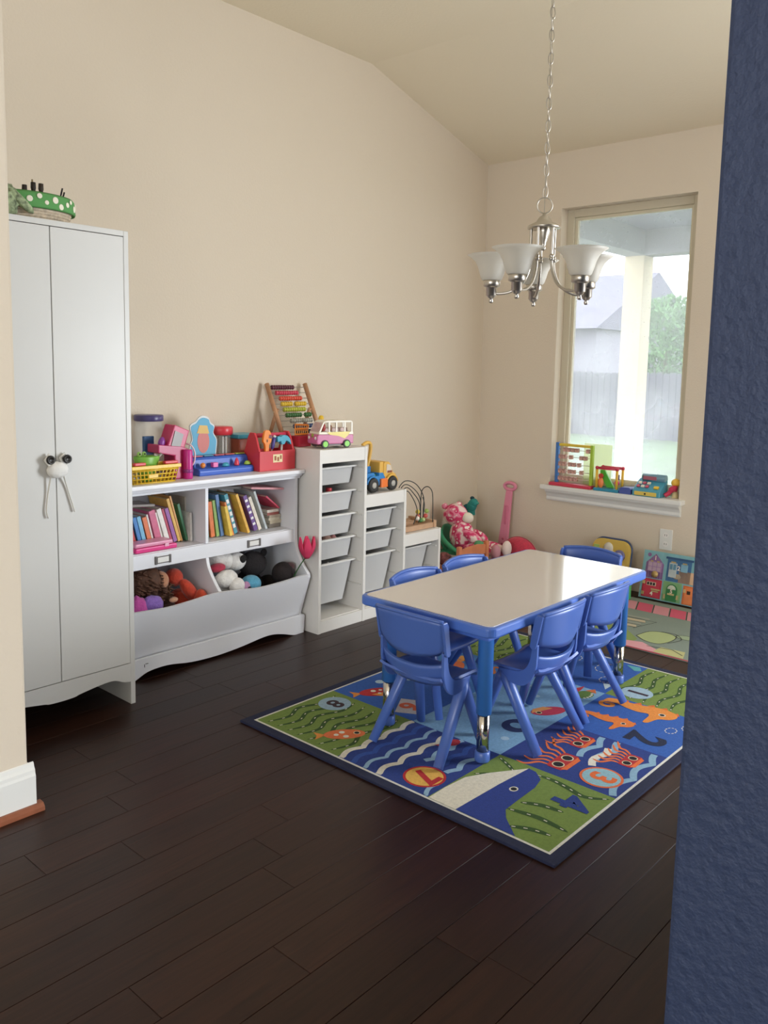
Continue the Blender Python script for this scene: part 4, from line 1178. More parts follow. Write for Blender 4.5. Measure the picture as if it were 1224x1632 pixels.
part('chassis', MB().box(-L2 + 0.01, L2 - 0.02, -W2 + 0.008, W2 - 0.008, 0.010, 0.022), pl('#5a4a4a'), vn)

# ---- toy truck on the middle step
ZM = 0.683
tr = thing('toy_tow_truck', (-1.51, -0.365, ZM), 'yellow and blue toy tow truck on the middle step', 'toy truck')
YC = pl('#e0b04e', 0.4)
cab = spline([(-1.472, ZM + 0.055), (-1.476, ZM + 0.10)], 1) + [(-1.474, ZM + 0.152), (-1.466, ZM + 0.160), (-1.432, ZM + 0.158), (-1.420, ZM + 0.145), (-1.398, ZM + 0.098), (-1.376, ZM + 0.088), (-1.366, ZM + 0.070), (-1.366, ZM + 0.032), (-1.472, ZM + 0.032)]
ca = part('cab', MB().prism(cab, 'y', -0.420, -0.300), YC, tr, 0.005, True, seg=3)
part('side_window', MB().prism([(-1.455, ZM + 0.098), (-1.408, ZM + 0.098), (-1.424, ZM + 0.138), (-1.440, ZM + 0.145), (-1.455, ZM + 0.145)], 'y', -0.4225, -0.4185), mat('#d9cdbd', 0.3), ca)
part('seat', MB().box(-1.450, -1.412, -0.4235, -0.4215, ZM + 0.098, ZM + 0.110), mat('#8a4a2a', 0.6), ca)
part('cab_top', MB().box(-1.505, -1.472, -0.415, -0.305, ZM + 0.075, ZM + 0.160), YC, tr, 0.006, True, seg=3)
part('bed', MB().prism([(-1.642, ZM + 0.034), (-1.466, ZM + 0.034), (-1.466, ZM + 0.075), (-1.485, ZM + 0.102), (-1.515, ZM + 0.102), (-1.515, ZM + 0.086), (-1.545, ZM + 0.086), (-1.555, ZM + 0.105), (-1.642, ZM + 0.105)], 'y', -0.422, -0.298), pl('#2f84c8'), tr, 0.003, True)
part('winch', MB().box(-1.600, -1.560, -0.40, -0.32, ZM + 0.105, ZM + 0.140), pl('#2b78bc'), tr, 0.003, True)
part('green_plate', MB().box(-1.545, -1.52, -0.40, -0.32, ZM + 0.0865, ZM + 0.092), GRN, tr, 0, True)
part('crane_arm', MB().tube(spline([(-1.575, -0.385, ZM + 0.13), (-1.556, -0.385, ZM + 0.19), (-1.548, -0.385, ZM + 0.245), (-1.557, -0.385, ZM + 0.264), (-1.585, -0.385, ZM + 0.266), (-1.612, -0.385, ZM + 0.254)], 6), 0.010, 10), YC, tr, 0, True)
part('tank', MB().box(-1.508, -1.455, -0.434, -0.418, ZM + 0.022, ZM + 0.070), pl('#f07a34'), tr, 0.004, True)
part('chassis', MB().box(-1.635, -1.385, -0.405, -0.315, ZM + 0.022, ZM + 0.036), mat('#3a3634', 0.6), tr, 0, True)
for x in (-1.572, -1.418):
    for s, y in ((-1, -0.440), (1, -0.305)):
        wl = part('wheel', MB().lathe([(0.030, 0), (0.038, 0.003), (0.040, 0.008), (0.040, 0.018), (0.038, 0.023), (0.030, 0.026)], 26, 0, (x, y, ZM + 0.040), 'y'), mat('#23211f', 0.6), tr, 0, True)
        part('hub', MB().lathe([(0.018, 0), (0.014, -0.002), (0.006, -0.004), (0, -0.004)] if s < 0 else [(0.018, 0.026), (0.012, 0.028), (0, 0.029)], 18, 0, (x, y, ZM + 0.040), 'y'), mat('#b0aca4', 0.4), wl)
    part('mudguard', MB().tube([(x + 0.046 * math.cos(t), -0.428, ZM + 0.040 + 0.046 * math.sin(t)) for t in [R(d) for d in range(10, 171, 20)]], 0.006, 8), YC if x > -1.5 else pl('#2f84c8'), tr, 0, True)

# ---- bead maze on the lowest step
ZL = 0.4253
bz = thing('bead_maze', (-1.15, -0.35, ZL), 'wooden bead maze with dark bent wires on the lowest step', 'bead maze')
WB = mat('#c09a7a', 0.55, var=0.1, vscale=25)
part('base_frame', MB().box(-1.315, -1.035, -0.425, -0.405, ZL, ZL + 0.030).box(-1.315, -1.035, -0.255, -0.235, ZL, ZL + 0.030).box(-1.035, -1.012, -0.430, -0.230, ZL, ZL + 0.042).box(-1.315, -1.295, -0.405, -0.255, ZL, ZL + 0.03), WB, bz, 0.002, True)
part('base_board', MB().box(-1.295, -1.035, -0.405, -0.255, ZL, ZL + 0.012), WB, bz, 0, True)
part('wood_block', MB().box(-1.22, -1.12, -0.36, -0.27, ZL + 0.012, ZL + 0.042), WB, bz, 0.002, True)
WIRE = mat('#2e3330', 0.4)
def wire(pts): part('wire', MB().tube(spline(pts, 8), 0.0028, 8), WIRE, bz, 0, True)
zt = ZL + 0.03
wire([(-1.30, -0.33, zt), (-1.27, -0.33, 0.62), (-1.20, -0.33, 0.70), (-1.10, -0.335, 0.68), (-1.03, -0.34, 0.60), (-1.035, -0.345, 0.52), (-1.04, -0.35, zt)])
wire([(-1.305, -0.345, zt), (-1.285, -0.345, 0.60), (-1.22, -0.35, 0.685), (-1.13, -0.355, 0.65), (-1.08, -0.36, 0.58), (-1.085, -0.36, zt)])
wire([(-1.305, -0.36, zt), (-1.29, -0.36, 0.59), (-1.23, -0.37, 0.672), (-1.16, -0.375, 0.63), (-1.11, -0.38, 0.56), (-1.12, -0.38, zt)])
wire([(-1.30, -0.375, zt), (-1.285, -0.378, 0.58), (-1.24, -0.385, 0.655), (-1.18, -0.39, 0.60), (-1.15, -0.395, 0.53), (-1.17, -0.395, 0.48), (-1.175, -0.39, zt)])
wire([(-1.045, -0.335, zt), (-1.045, -0.335, 0.60), (-1.045, -0.348, 0.645), (-1.043, -0.38, 0.663), (-1.040, -0.408, 0.645), (-1.038, -0.418, 0.60), (-1.036, -0.420, zt)])
wire([(-1.075, -0.37, zt), (-1.07, -0.375, 0.50), (-1.055, -0.37, 0.555), (-1.06, -0.36, 0.60)])
for i, (x, y, z, c) in enumerate([(-1.128, -0.380, 0.522, '#d8c04a'), (-1.126, -0.380, 0.496, '#c46a5c'), (-1.106, -0.384, 0.470, '#4f8a4c'), (-1.080, -0.382, 0.470, '#b4c88a'), (-1.062, -0.386, 0.492, '#cc5a52'), (-1.055, -0.388, 0.520, '#9cb45c'), (-1.15, -0.397, 0.488, '#e6ddd0')]):
    part('bead', MB().ell((x, y, z), 0.0135, nu=16, nv=10), pl(c), bz, 0, True)

# ================================================================== ALPHABET RUG
RZ = 0.0102
rug = thing('sea_rug', (-2.08, -1.69, 0), 'navy bordered rug with numbered sea creature panels under the table', 'rug')
rm_ = lambda c: mat(c, 0.95, bump=0.5, bscale=400, var=0.10, vscale=90)
part('rug_body', MB().box(-2.932, -1.235, -2.372, -1.012, 0.0005, 0.0098), rm_('#1d2340'), rug, 0.003, True, label='dark navy bound edge')
part('edge_line', MB().flat([(-2.895, -2.336), (-1.275, -2.336), (-1.275, -1.05), (-2.895, -1.05)], 0.0099), rm_('#d8d6cc'), rug, 0, True)
GR, DB, MBL, LB = '#71883f', '#22397f', '#2c5aa8', '#7ba5c4'
DG, CRM = '#33501f', '#dcd6c4'
def rpanel(x0, x1, y0, y1, c):
    return part('printed_panel', MB().flat([(x0, y0), (x1, y0), (x1, y1), (x0, y1)], RZ), rm_(c), rug, 0, True)
X_ = [-2.886, -2.48, -2.09, -1.70, -1.284]
Y_ = [-2.327, -1.89, -1.49, -1.059]
for (i, k, c) in [(0, 0, GR), (1, 0, DB), (2, 0, MBL), (3, 0, GR), (0, 1, DB), (3, 1, MBL), (0, 2, GR), (1, 2, MBL), (2, 2, '#3f78b4'), (3, 2, GR)]:
    rpanel(X_[i], X_[i + 1], Y_[k], Y_[k + 1], c)
rpanel(X_[1], X_[3], Y_[1], Y_[2], LB)
def ribbon(pts, wd, taper=False):
    P = [Vector((p[0], p[1])) for p in pts]
    l, r_ = [], []
    for i, p in enumerate(P):
        t = (P[min(i + 1, len(P) - 1)] - P[max(i - 1, 0)])
        t = t.normalized() if t.length else Vector((1, 0))
        n = Vector((-t.y, t.x))
        w_ = wd * (1 - 0.85 * abs(2 * i / (len(P) - 1) - 1) ** 3) if taper else wd
        l.append(p + n * w_ / 2)
        r_.append(p - n * w_ / 2)
    return [(tuple(l[i]), tuple(l[i + 1]), tuple(r_[i + 1]), tuple(r_[i])) for i in range(len(P) - 1)]
class RP:
    def __init__(self): self.mb = MB(); self.ms = []
    def mi(self, c):
        if c not in self.ms: self.ms.append(c)
        return self.ms.index(c)
    def poly(self, pts, c, lv): self.mb.flat(pts, RZ + 0.00025 * lv, self.mi(c)); return self
    def rib(self, pts, wd, c, lv, taper=False):
        for q in ribbon(pts, wd, taper): self.mb.flat(q, RZ + 0.00025 * lv, self.mi(c))
        return self
    def weed(self, pts, wd=0.016, lv=1):
        if self.mb.v: self.done('seaweed_print'); self.mb = MB(); self.ms = []
        s = spline(pts, 6)
        self.rib(s, wd, DG, lv, True)
        for i in range(1, len(s) - 2, 3):
            a, b = Vector(s[i]), Vector(s[i + 1])
            b = a + (b - a).normalized() * 0.012 if (b - a).length > 0 else b
            self.rib([tuple(a), tuple(b)], 0.004, CRM, lv + 1)
        return self
    def done(self, name, parent=None): return part(name, self.mb, [rm_(c) for c in self.ms], parent or rug, 0, True)
def num(s, x, y, size, c, lv, disc=None, ring=None):
    if disc:
        q = RP()
        if ring: q.poly(circ(x, y, 0.072), ring, lv - 2)
        q.poly(circ(x, y, 0.063 if ring else 0.066), disc, lv - 1)
        q.done('number_disc')
    M = Matrix.Translation((x, y, RZ + 0.00025 * lv)) @ Matrix.Rotation(PI, 4, 'Z')
    numeral(s, size, M, rm_(c), rug, 'number', 0.0001)
# seaweed panels
q = RP()
for yy in (-1.10, -1.155, -1.21, -1.265, -1.32, -1.375, -1.44):
    q.weed([(-2.87, yy + 0.0), (-2.78, yy - 0.022), (-2.70, yy + 0.012), (-2.60, yy - 0.02), (-2.51, yy - 0.002)], 0.018)
q.done('seaweed_print')
q = RP()
q.weed([(-2.50, -1.90), (-2.525, -1.95), (-2.55, -1.99)]).weed([(-2.52, -2.06), (-2.515, -2.12), (-2.525, -2.18), (-2.54, -2.25), (-2.50, -2.315)], 0.022)
q.weed([(-2.71, -2.12), (-2.68, -2.18), (-2.67, -2.25)], 0.022).weed([(-2.77, -2.11), (-2.75, -2.21), (-2.76, -2.315)], 0.022).weed([(-2.85, -2.17), (-2.82, -2.23), (-2.81, -2.29)], 0.022)
q.weed([(-2.66, -1.905), (-2.62, -1.95), (-2.66, -1.97)], 0.014)
q.done('seaweed_print')
for (xa, sgn) in ((-1.69, 1),):
    for band in (Y_[0], Y_[2]):
        q = RP()
        for k in range(7):
            yy = band + 0.045 + k * 0.058
            q.weed([(-1.685, yy), (-1.60, yy + 0.015), (-1.50, yy - 0.012), (-1.40, yy + 0.015), (-1.295, yy)], 0.018)
        q.done('seaweed_print')
# whale
q = RP()
q.poly([(-2.886, -1.895), (-2.80, -1.893), (-2.70, -1.90), (-2.62, -1.94), (-2.50, -2.02), (-2.66, -2.012), (-2.886, -2.005)], CRM, 3)
q.poly([(-2.886, -2.0), (-2.66, -2.008), (-2.50, -2.02), (-2.505, -2.05), (-2.54, -2.09), (-2.60, -2.105), (-2.70, -2.108), (-2.78, -2.112), (-2.82, -2.14), (-2.855, -2.18), (-2.886, -2.215)], '#243a86', 3.5)
q.poly(circ(-2.655, -2.060, 0.017, 16, 0.014), CRM, 4).poly(circ(-2.655, -2.060, 0.011, 14, 0.010), '#15151c', 4.5)
q.done('whale_print')
# waves
for yy, c, xa, xb, wd in [(-1.500, CRM, -2.884, -2.482, 0.022), (-1.555, '#2c4f9c', -2.884, -2.482, 0.02), (-1.610, '#8fb0c8', -2.884, -2.482, 0.016), (-1.672, CRM, -2.884, -2.482, 0.022), (-1.735, '#8fb0c8', -2.70, -2.482, 0.022), (-1.79, '#2c4f9c', -2.70, -2.482, 0.02), (-1.845, '#8fb0c8', -2.72, -2.482, 0.022), (-1.87, '#8fb0c8', -2.884, -2.80, 0.016)]:
    pts = []
    n = 40
    for i in range(n + 1):
        x = xa + (xb - xa) * i / n
        pts.append((x, yy - 0.008 + 0.020 * abs(math.sin((x + 2.88) / 0.105 * PI))))
    RP().rib(pts, wd, c, 1).done('wave_print')
num('7', -2.79, -1.80, 0.135, '#b3262c', 4, '#dfae52', '#b3262c')
num('8', -2.572, -1.16, 0.105, '#3a2a33', 5, '#93aec0')
num('4', -2.60, -2.235, 0.17, '#22397f', 4)
num('3', -2.385, -2.228, 0.12, '#dd6a33', 5, '#8db4be', '#d9693a')
num('2', -2.00, -2.20, 0.19, '#161f3c', 3)
num('1', -1.60, -1.985, 0.12, '#3a2a36', 5, '#9db7c6')
RP().poly(circ(-2.235, -1.80, 0.062, 28, 0.056), '#1c2c5c', 2).poly(circ(-2.235, -1.80, 0.022, 20, 0.028), LB, 3).done('number')
num('6', -2.385, -1.39, 0.12, '#d0613f', 4)
q = RP().poly([(-2.345, -1.315), (-2.30, -1.40), (-2.42, -1.465), (-2.465, -1.385)], '#b9b3b4', 2)
q.done('number_disc')
def fish(x, y, ang, ln, body, spots, belly=None):
    q = RP()
    c, s = math.cos(ang), math.sin(ang)
    T = lambda p: (x + p[0] * c - p[1] * s, y + p[0] * s + p[1] * c)
    b = [T((ln * 0.5 * math.cos(2 * PI * i / 26), ln * 0.26 * math.sin(2 * PI * i / 26))) for i in range(26)]
    q.poly([T((-ln * 0.42, 0)), T((-ln * 0.72, ln * 0.2)), T((-ln * 0.66, 0)), T((-ln * 0.72, -ln * 0.2))], '#d98a3c', 2)
    q.poly(b, body, 3)
    if belly:
        q.poly([T((ln * 0.5, 0)), T((ln * 0.35, -ln * 0.22)), T((0, -ln * 0.29)), T((-ln * 0.2, -ln * 0.12)), T((ln * 0.1, -0.01))], belly, 3.5)
    for (px, py, r_) in spots: q.poly([T((px * ln + r_ * ln * math.cos(t), py * ln + r_ * ln * math.sin(t))) for t in [2 * PI * k / 14 for k in range(14)]], CRM, 4)
    q.poly([T((ln * 0.30 + 0.085 * ln * math.cos(t), ln * 0.03 + 0.085 * ln * math.sin(t))) for t in [2 * PI * k / 14 for k in range(14)]], '#d8c69a', 4)
    q.poly([T((ln * 0.30 + 0.062 * ln * math.cos(t), ln * 0.03 + 0.062 * ln * math.sin(t))) for t in [2 * PI * k / 14 for k in range(14)]], '#16130f', 4.5)
    q.done('fish_print')
fish(-2.745, -1.385, R(-38), 0.155, '#d8703f', [(-0.05, 0.1, 0.07), (-0.2, -0.02, 0.06), (0.02, -0.13, 0.07)])
fish(-2.36, -1.20, R(-30), 0.16, '#b3262c', [(-0.1, 0.08, 0.07), (0.02, -0.1, 0.05), (0.1, 0.1, 0.05)], '#dc8f3c')
fish(-2.03, -1.815, R(150), 0.15, '#b12b46', [], '#d08a4c')
fish(-1.50, -2.20, R(20), 0.13, '#d98a3c', [])
fish(-1.90, -1.25, R(200), 0.16, '#d8703f', [(0, 0.08, 0.06)])
q = RP()
for (x, y, r_) in [(-2.27, -1.13, 0.020), (-2.16, -1.20, 0.014), (-2.20, -1.30, 0.016), (-1.93, -1.70, 0.014), (-2.36, -1.83, 0.016), (-2.15, -1.62, 0.014), (-1.85, -1.62, 0.010), (-2.40, -1.60, 0.012)]:
    q.poly(circ(x, y, r_, 16), '#a9c4d4', 2)
q.done('bubble_print')
# small turtle and red crab in the centre
q = RP().poly(circ(-1.775, -1.835, 0.045, 20, 0.036), '#5c7a34', 3).poly([(-1.69, -1.84), (-1.73, -1.815), (-1.73, -1.865)], '#d0703c', 2).poly([(-1.80, -1.80), (-1.73, -1.775), (-1.69, -1.79), (-1.74, -1.80)], '#b5303a', 3.2)
for k in range(5): q.poly(circ(-1.81 + k * 0.016, -1.862 + 0.004 * (k - 2) ** 2 * 0.5, 0.006, 8), CRM, 4)
q.done('turtle_print')
q = RP().poly(circ(-2.52, -1.715, 0.03, 18, 0.022), '#b5303a', 3).poly([(-2.55, -1.70), (-2.585, -1.675), (-2.575, -1.71)], '#b5303a', 3)
q.done('crab_print')
# squids
def squid(x, y, w_, h_):
    q = RP()
    for k in range(6):
        t = (k - 2.5) / 2.5
        q.rib(spline([(x + t * w_ * 0.42, y + h_ * 0.3), (x + t * w_ * 0.55 + 0.012, y + h_ * 0.9), (x + t * w_ * 0.75 - 0.004, y + h_ * 1.35), (x + t * w_ * 0.95 + 0.02, y + h_ * 1.9)], 5), 0.011, '#df7038', 2, True)
    b = [(x + w_ / 2 * max(-1, min(1, 1.25 * math.cos(t))), y + h_ / 2 * max(-1, min(1, 1.25 * math.sin(t)))) for t in [2 * PI * k / 28 for k in range(28)]]
    q.poly(b, '#b02a2e', 3)
    q.poly([(x - w_ * 0.45, y - h_ * 0.34), (x + w_ * 0.45, y - h_ * 0.34), (x + w_ * 0.36, y - h_ * 0.62), (x - w_ * 0.36, y - h_ * 0.62)], '#df6a34', 3.5)
    for s in (-1, 1):
        q.poly(circ(x + s * w_ * 0.24, y + 0.002, w_ * 0.17, 16), '#d8c8a4', 4)
        q.poly(circ(x + s * w_ * 0.24, y + 0.002, w_ * 0.135, 16), '#120f12', 4.5)
    q.done('squid_print')
for yy in (-2.10, -2.16, -2.30):
    pts = [(-2.47 + 0.37 * i / 30, yy - 0.012 + 0.026 * abs(math.sin(i / 30 * PI * 2.5))) for i in range(31)]
    RP().rib(pts[14 if yy > -2.2 else 0:], 0.024, '#87abc2', 1).done('wave_print')
q = RP()
q.rib([(-2.33 + 0.02 * i, -2.165 + 0.022 * abs(math.sin(i * 0.55))) for i in range(9)], 0.026, CRM, 1.5)
q.done('wave_print')
squid(-2.372, -2.078, 0.13, 0.066)
squid(-2.185, -2.048, 0.11, 0.055)
squid(-2.205, -2.245, 0.10, 0.055)
# seahorses
def seahorse(dx, dy, k, c):
    q = RP()
    T = lambda p: (-1.80 + dx + p[0] * k, -1.98 + dy + p[1] * k)
    sp = [T((0.035 * (1 - 0.10 * i) * math.cos(R(40 + i * 52)), 0.012 + 0.035 * (1 - 0.10 * i) * math.sin(R(40 + i * 52)))) for i in range(9)]
    q.rib(spline(sp, 5), 0.018 * k, c, 3)
    body = [(0.02, 0.045), (0.06, 0.04), (0.075, 0.0), (0.075, -0.05), (0.085, -0.10), (0.10, -0.14), (0.105, -0.19), (0.09, -0.235), (0.055, -0.25), (0.02, -0.235), (-0.005, -0.20), (-0.06, -0.185), (-0.065, -0.165), (0.0, -0.16), (0.02, -0.145), (0.01, -0.11), (0.015, -0.06), (0.03, -0.01)]
    q.poly([T(p) for p in spline(body + [body[0]], 3)[:-1]], c, 3.5)
    for (a, b) in ((0.08, -0.03), (0.09, -0.08), (0.105, -0.13), (0.112, -0.18), (0.09, -0.235)):
        q.poly([T((a - 0.012, b + 0.018)), T((a + 0.014, b)), T((a - 0.012, b - 0.018))], '#d8672c', 3.2)
    q.poly([T(p) for p in circ(0.045, -0.195, 0.014, 14)], CRM, 4).poly([T(p) for p in circ(0.045, -0.195, 0.010, 14)], '#16130f', 4.5)
    q.done('seahorse_print')
seahorse(0.005, 0.015, 1.0, '#df8a3a')
seahorse(-0.165, 0.035, 0.72, '#df7a34')
q = RP()
for (x, y, r_) in [(-1.865, -2.245, 0.028), (-1.80, -2.285, 0.03), (-1.60, -1.62, 0.05), (-1.42, -1.75, 0.06), (-1.55, -1.82, 0.04), (-1.40, -1.58, 0.045)]:
    for k in range(10):
        a = 2 * PI * k / 10
        q.rib([(x + r_ * math.cos(a + t), y + r_ * 0.7 * math.sin(a + t)) for t in (0, 0.2, 0.4)], 0.004, CRM, 2)
q.poly([(-1.36, -1.86), (-1.31, -1.80), (-1.30, -1.86), (-1.34, -1.885)], '#57a3a8', 2).poly([(-1.66, -1.87), (-1.60, -1.83), (-1.58, -1.87)], '#b7c7cc', 2)
q.done('swirl_print')
q = RP().poly([(-1.79, -1.14), (-1.74, -1.20), (-1.80, -1.24)], '#d99a4a', 2).poly([(-1.68, -1.56), (-1.64, -1.58), (-1.66, -1.53)], '#d8b04a', 2).rib(spline([(-1.95, -1.40), (-1.88, -1.36), (-1.84, -1.42), (-1.78, -1.38), (-1.74, -1.44)], 5), 0.02, '#c8743c', 2)
q.done('shell_print')

# ================================================================== PLAY MAT BY THE WINDOW
pm = thing('play_mat', (-0.6, -1.7, 0), 'grey play mat with pink striped path and green pond print', 'play mat')
mm = lambda c: mat(c, 0.9, bump=0.3, bscale=300)
part('mat_body', MB().box(-1.05, -0.16, -2.35, -1.15, 0.0005, 0.0055), mm('#7d8a80'), pm, 0.001, True)
RZ_keep = RZ
RZ = 0.0057
class MP(RP):
    def done(self, name): return part(name, self.mb, [mm(c) for c in self.ms], pm, 0, True)
LINE = '#3c4038'
q = MP().poly([(-1.049, -2.34), (-1.035, -2.34), (-1.035, -1.16), (-1.049, -1.16)], '#a83a48', 0.5)
q.done('red_edge')
q = MP()
for k in range(12):
    y0 = -1.16 - k * 0.098
    q.poly([(-0.40, y0 - 0.06), (-0.40, y0 - 0.152), (-0.235, y0 - 0.092), (-0.235, y0)], ['#c9566e', '#c98a92'][k % 2], 1)
    q.rib([(-0.40, y0 - 0.06), (-0.235, y0)], 0.006, LINE, 2)
q.done('striped_path_print')
q = MP()
for k in range(4):
    x = -0.74 + k * 0.055
    q.poly([(x, -1.40), (x + 0.045, -1.40), (x + 0.060, -1.55), (x + 0.02, -1.57)], ['#b9ad92', '#8f9488'][k % 2], 1)
    q.rib([(x, -1.40), (x + 0.02, -1.57)], 0.005, LINE, 2)
q.rib([(-0.56, -1.42), (-0.555, -1.61), (-0.74, -1.56)], 0.005, LINE, 2)
q.done('steps_print')
q = MP()
q.poly([(-1.03, -1.18), (-0.86, -1.2), (-0.76, -1.42), (-0.80, -1.56), (-0.90, -1.66), (-1.03, -1.66)], '#7f9254', 1)
q.poly([(-1.034, -1.5), (-0.97, -1.58), (-0.93, -1.70), (-0.99, -1.80), (-1.034, -1.88)], '#d39aa0', 1.5)
pd = spline([(-0.85, -1.63), (-0.90, -1.70), (-0.90, -1.77), (-0.82, -1.80), (-0.73, -1.79), (-0.70, -1.72), (-0.74, -1.65), (-0.85, -1.63)], 5)[:-1]
q.poly(pd, '#a3b07c', 2)
q.rib(pd + [pd[0]], 0.005, LINE, 3)
q.rib(spline([(-0.70, -1.70), (-0.69, -1.77), (-0.76, -1.83), (-0.86, -1.80)], 5), 0.005, LINE, 3)
q.poly(circ(-0.71, -1.835, 0.035, 20, 0.05), '#93a487', 2).rib(circ(-0.71, -1.835, 0.035, 20, 0.05) + [circ(-0.71, -1.835, 0.035, 20, 0.05)[0]], 0.005, LINE, 3)
q.poly([(-1.03, -1.80), (-0.94, -1.80), (-0.93, -1.92), (-1.03, -1.95)], '#b4b27c', 1.8).rib([(-0.97, -1.74), (-0.94, -1.86), (-0.99, -1.93)], 0.006, LINE, 3)
q.done('pond_print')
RZ = RZ_keep

# ================================================================== TABLE
GZ0 = 0.0125
tb_ = thing('activity_table', (-2.06, -1.65, GZ0), 'low rectangular table with white laminate top and blue rim', 'table')
def rrect(x0, x1, y0, y1, r_, n=6):
    out = []
    for (cx_, cy_, a0) in ((x1 - r_, y1 - r_, 0), (x0 + r_, y1 - r_, 90), (x0 + r_, y0 + r_, 180), (x1 - r_, y0 + r_, 270)):
        for k in range(n + 1):
            a = R(a0 + 90 * k / n)
            out.append((cx_ + r_ * math.cos(a), cy_ + r_ * math.sin(a)))
    return out
part('rim', MB().prism(rrect(-2.647, -1.473, -1.950, -1.350, 0.035), 'z', 0.476, 0.5105), TABLEB, tb_, 0.008, True, seg=3)
part('tabletop', MB().prism(rrect(-2.630, -1.490, -1.933, -1.367, 0.022), 'z', 0.509, 0.5125), LAM, tb_, 0, True, label='glossy off white laminate')
part('apron', MB().box(-2.60, -1.52, -1.905, -1.395, 0.448, 0.477), TABLEB, tb_, 0.006, True)
for x in (-2.566, -1.553):
    for y in (-1.873, -1.440):
        lg = part('leg', MB().lathe([(0.0265, 0.183), (0.0265, 0.446), (0.031, 0.450), (0.031, 0.470)], 24, 0, (x, y, 0)), LEGB, tb_, 0, True)
        part('chrome_leg', MB().lathe([(0.0215, 0.045), (0.0215, 0.19)], 24, 0, (x, y, 0)), CHROME, lg, 0, False, label='chrome lower leg')
        part('foot', MB().lathe([(0.024, GZ0), (0.0265, GZ0 + 0.005), (0.0265, 0.045), (0.022, 0.050)], 24, 0, (x, y, 0)), CHAIRB, lg)

# ================================================================== CHAIRS
def make_chair():
    t = thing('kids_chair', (0, 0, 0), 'x', 'chair', 'blue chairs around the activity table')
    def seatf(u, v):
        y = (u - 0.5) * 0.272
        x = 0.125 - 0.235 * v
        z = 0.272 - 0.010 * math.sin(v * PI) * (1 - (2 * u - 1) ** 2) - (0.022 * max(0, (0.16 - v) / 0.16) ** 2)
        z += 0.012 * abs(2 * u - 1) ** 4 + 0.02 * max(0, (v - 0.8) / 0.2) ** 2
        return (x, y, z)
    part('seat', MB().sheet(seatf, 14, 14, 0.009), CHAIRB, t)
    def backf(u, v):
        k = 2 * u - 1
        y = k * (0.147 - 0.010 * (1 - v) - 0.018 * max(0, (0.25 - v) / 0.25) ** 2)
        bow = 1 - k * k
        z = 0.385 + v * 0.122 + 0.012 * bow * v - 0.016 * bow * (1 - v)
        x = -0.098 - 0.032 * bow - 0.022 * v
        return (x, y, z)
    bk_ = part('backrest', MB().sheet(backf, 18, 8, 0.009), CHAIRB, t)
    part('top_roll', MB().tube([Vector(backf(i / 18, 1.0)) for i in range(19)], 0.0075, 8), CHAIRB, bk_)
    def lowf(u, v):
        k = 2 * u - 1
        bow = 1 - k * k
        return (-0.080 - 0.032 * bow - 0.012 * v + 0.02 * (1 - v) ** 2, k * 0.137, 0.262 + v * 0.080 + 0.012 * abs(k) ** 3 - 0.006 * bow * v)
    part('lower_back', MB().sheet(lowf, 16, 6, 0.009), CHAIRB, t)
    outer = spline([(-0.104, 0.395), (-0.103, 0.350), (-0.099, 0.305), (-0.080, 0.258), (-0.045, 0.232), (0.0, 0.235), (0.035, 0.256)], 5)
    inner = spline([(0.055, 0.278), (0.0, 0.280), (-0.045, 0.290), (-0.072, 0.325), (-0.084, 0.395)], 5)
    wing = [(-0.126, 0.506), (-0.104, 0.392), (-0.099, 0.383), (-0.086, 0.380), (-0.077, 0.388), (-0.093, 0.490), (-0.102, 0.506)]
    for s in (-1, 1):
        part('side_curve', MB().prism(outer + inner, 'y', s * 0.137 - 0.0055, s * 0.137 + 0.0055), CHAIRB, t, 0.002)
        part('back_wing', MB().prism(wing, 'y', s * 0.147 - 0.005, s * 0.147 + 0.005), CHAIRB, bk_, 0.003)
        part('leg', MB().tube([(0.045, s * 0.122, 0.272), (0.022, s * 0.128, 0.235), (-0.128, s * 0.149, 0.0)], [0.020, 0.0235, 0.0185], 12, flat=0.8), CHAIRB, t)
        part('leg', MB().tube([(0.055, s * 0.100, 0.262), (0.068, s * 0.104, 0.225), (0.135, s * 0.140, 0.0)], [0.020, 0.0225, 0.0175], 12, flat=0.8), CHAIRB, t)
    return t
ch0 = make_chair()
spots = [(-2.602, -1.660, 0, 'blue plastic chair at the table end beside the toy bookcase'),
         (-2.268, -1.875, 90, 'blue plastic chair at the table side away from the shelves, over the squid panels'),
         (-1.905, -1.870, 88, 'blue plastic chair at the table side away from the shelves, over the seahorse panel'),
         (-2.279, -1.436, -90, 'blue plastic chair facing away from the tall storage column'),
         (-1.939, -1.434, -90, 'blue plastic chair with its back to the small wooden chair'),
         (-1.470, -1.616, 180, 'blue plastic chair at the table end nearest the window')]
for i, (x, y, a, lab) in enumerate(spots):
    c = ch0 if i == 0 else dup(ch0)
    c.location = (x, y, GZ0 + 0.0085)
    c.scale = (1, 1, 0.982)
    c.rotation_euler = (0, 0, R(a))
    c['label'] = lab

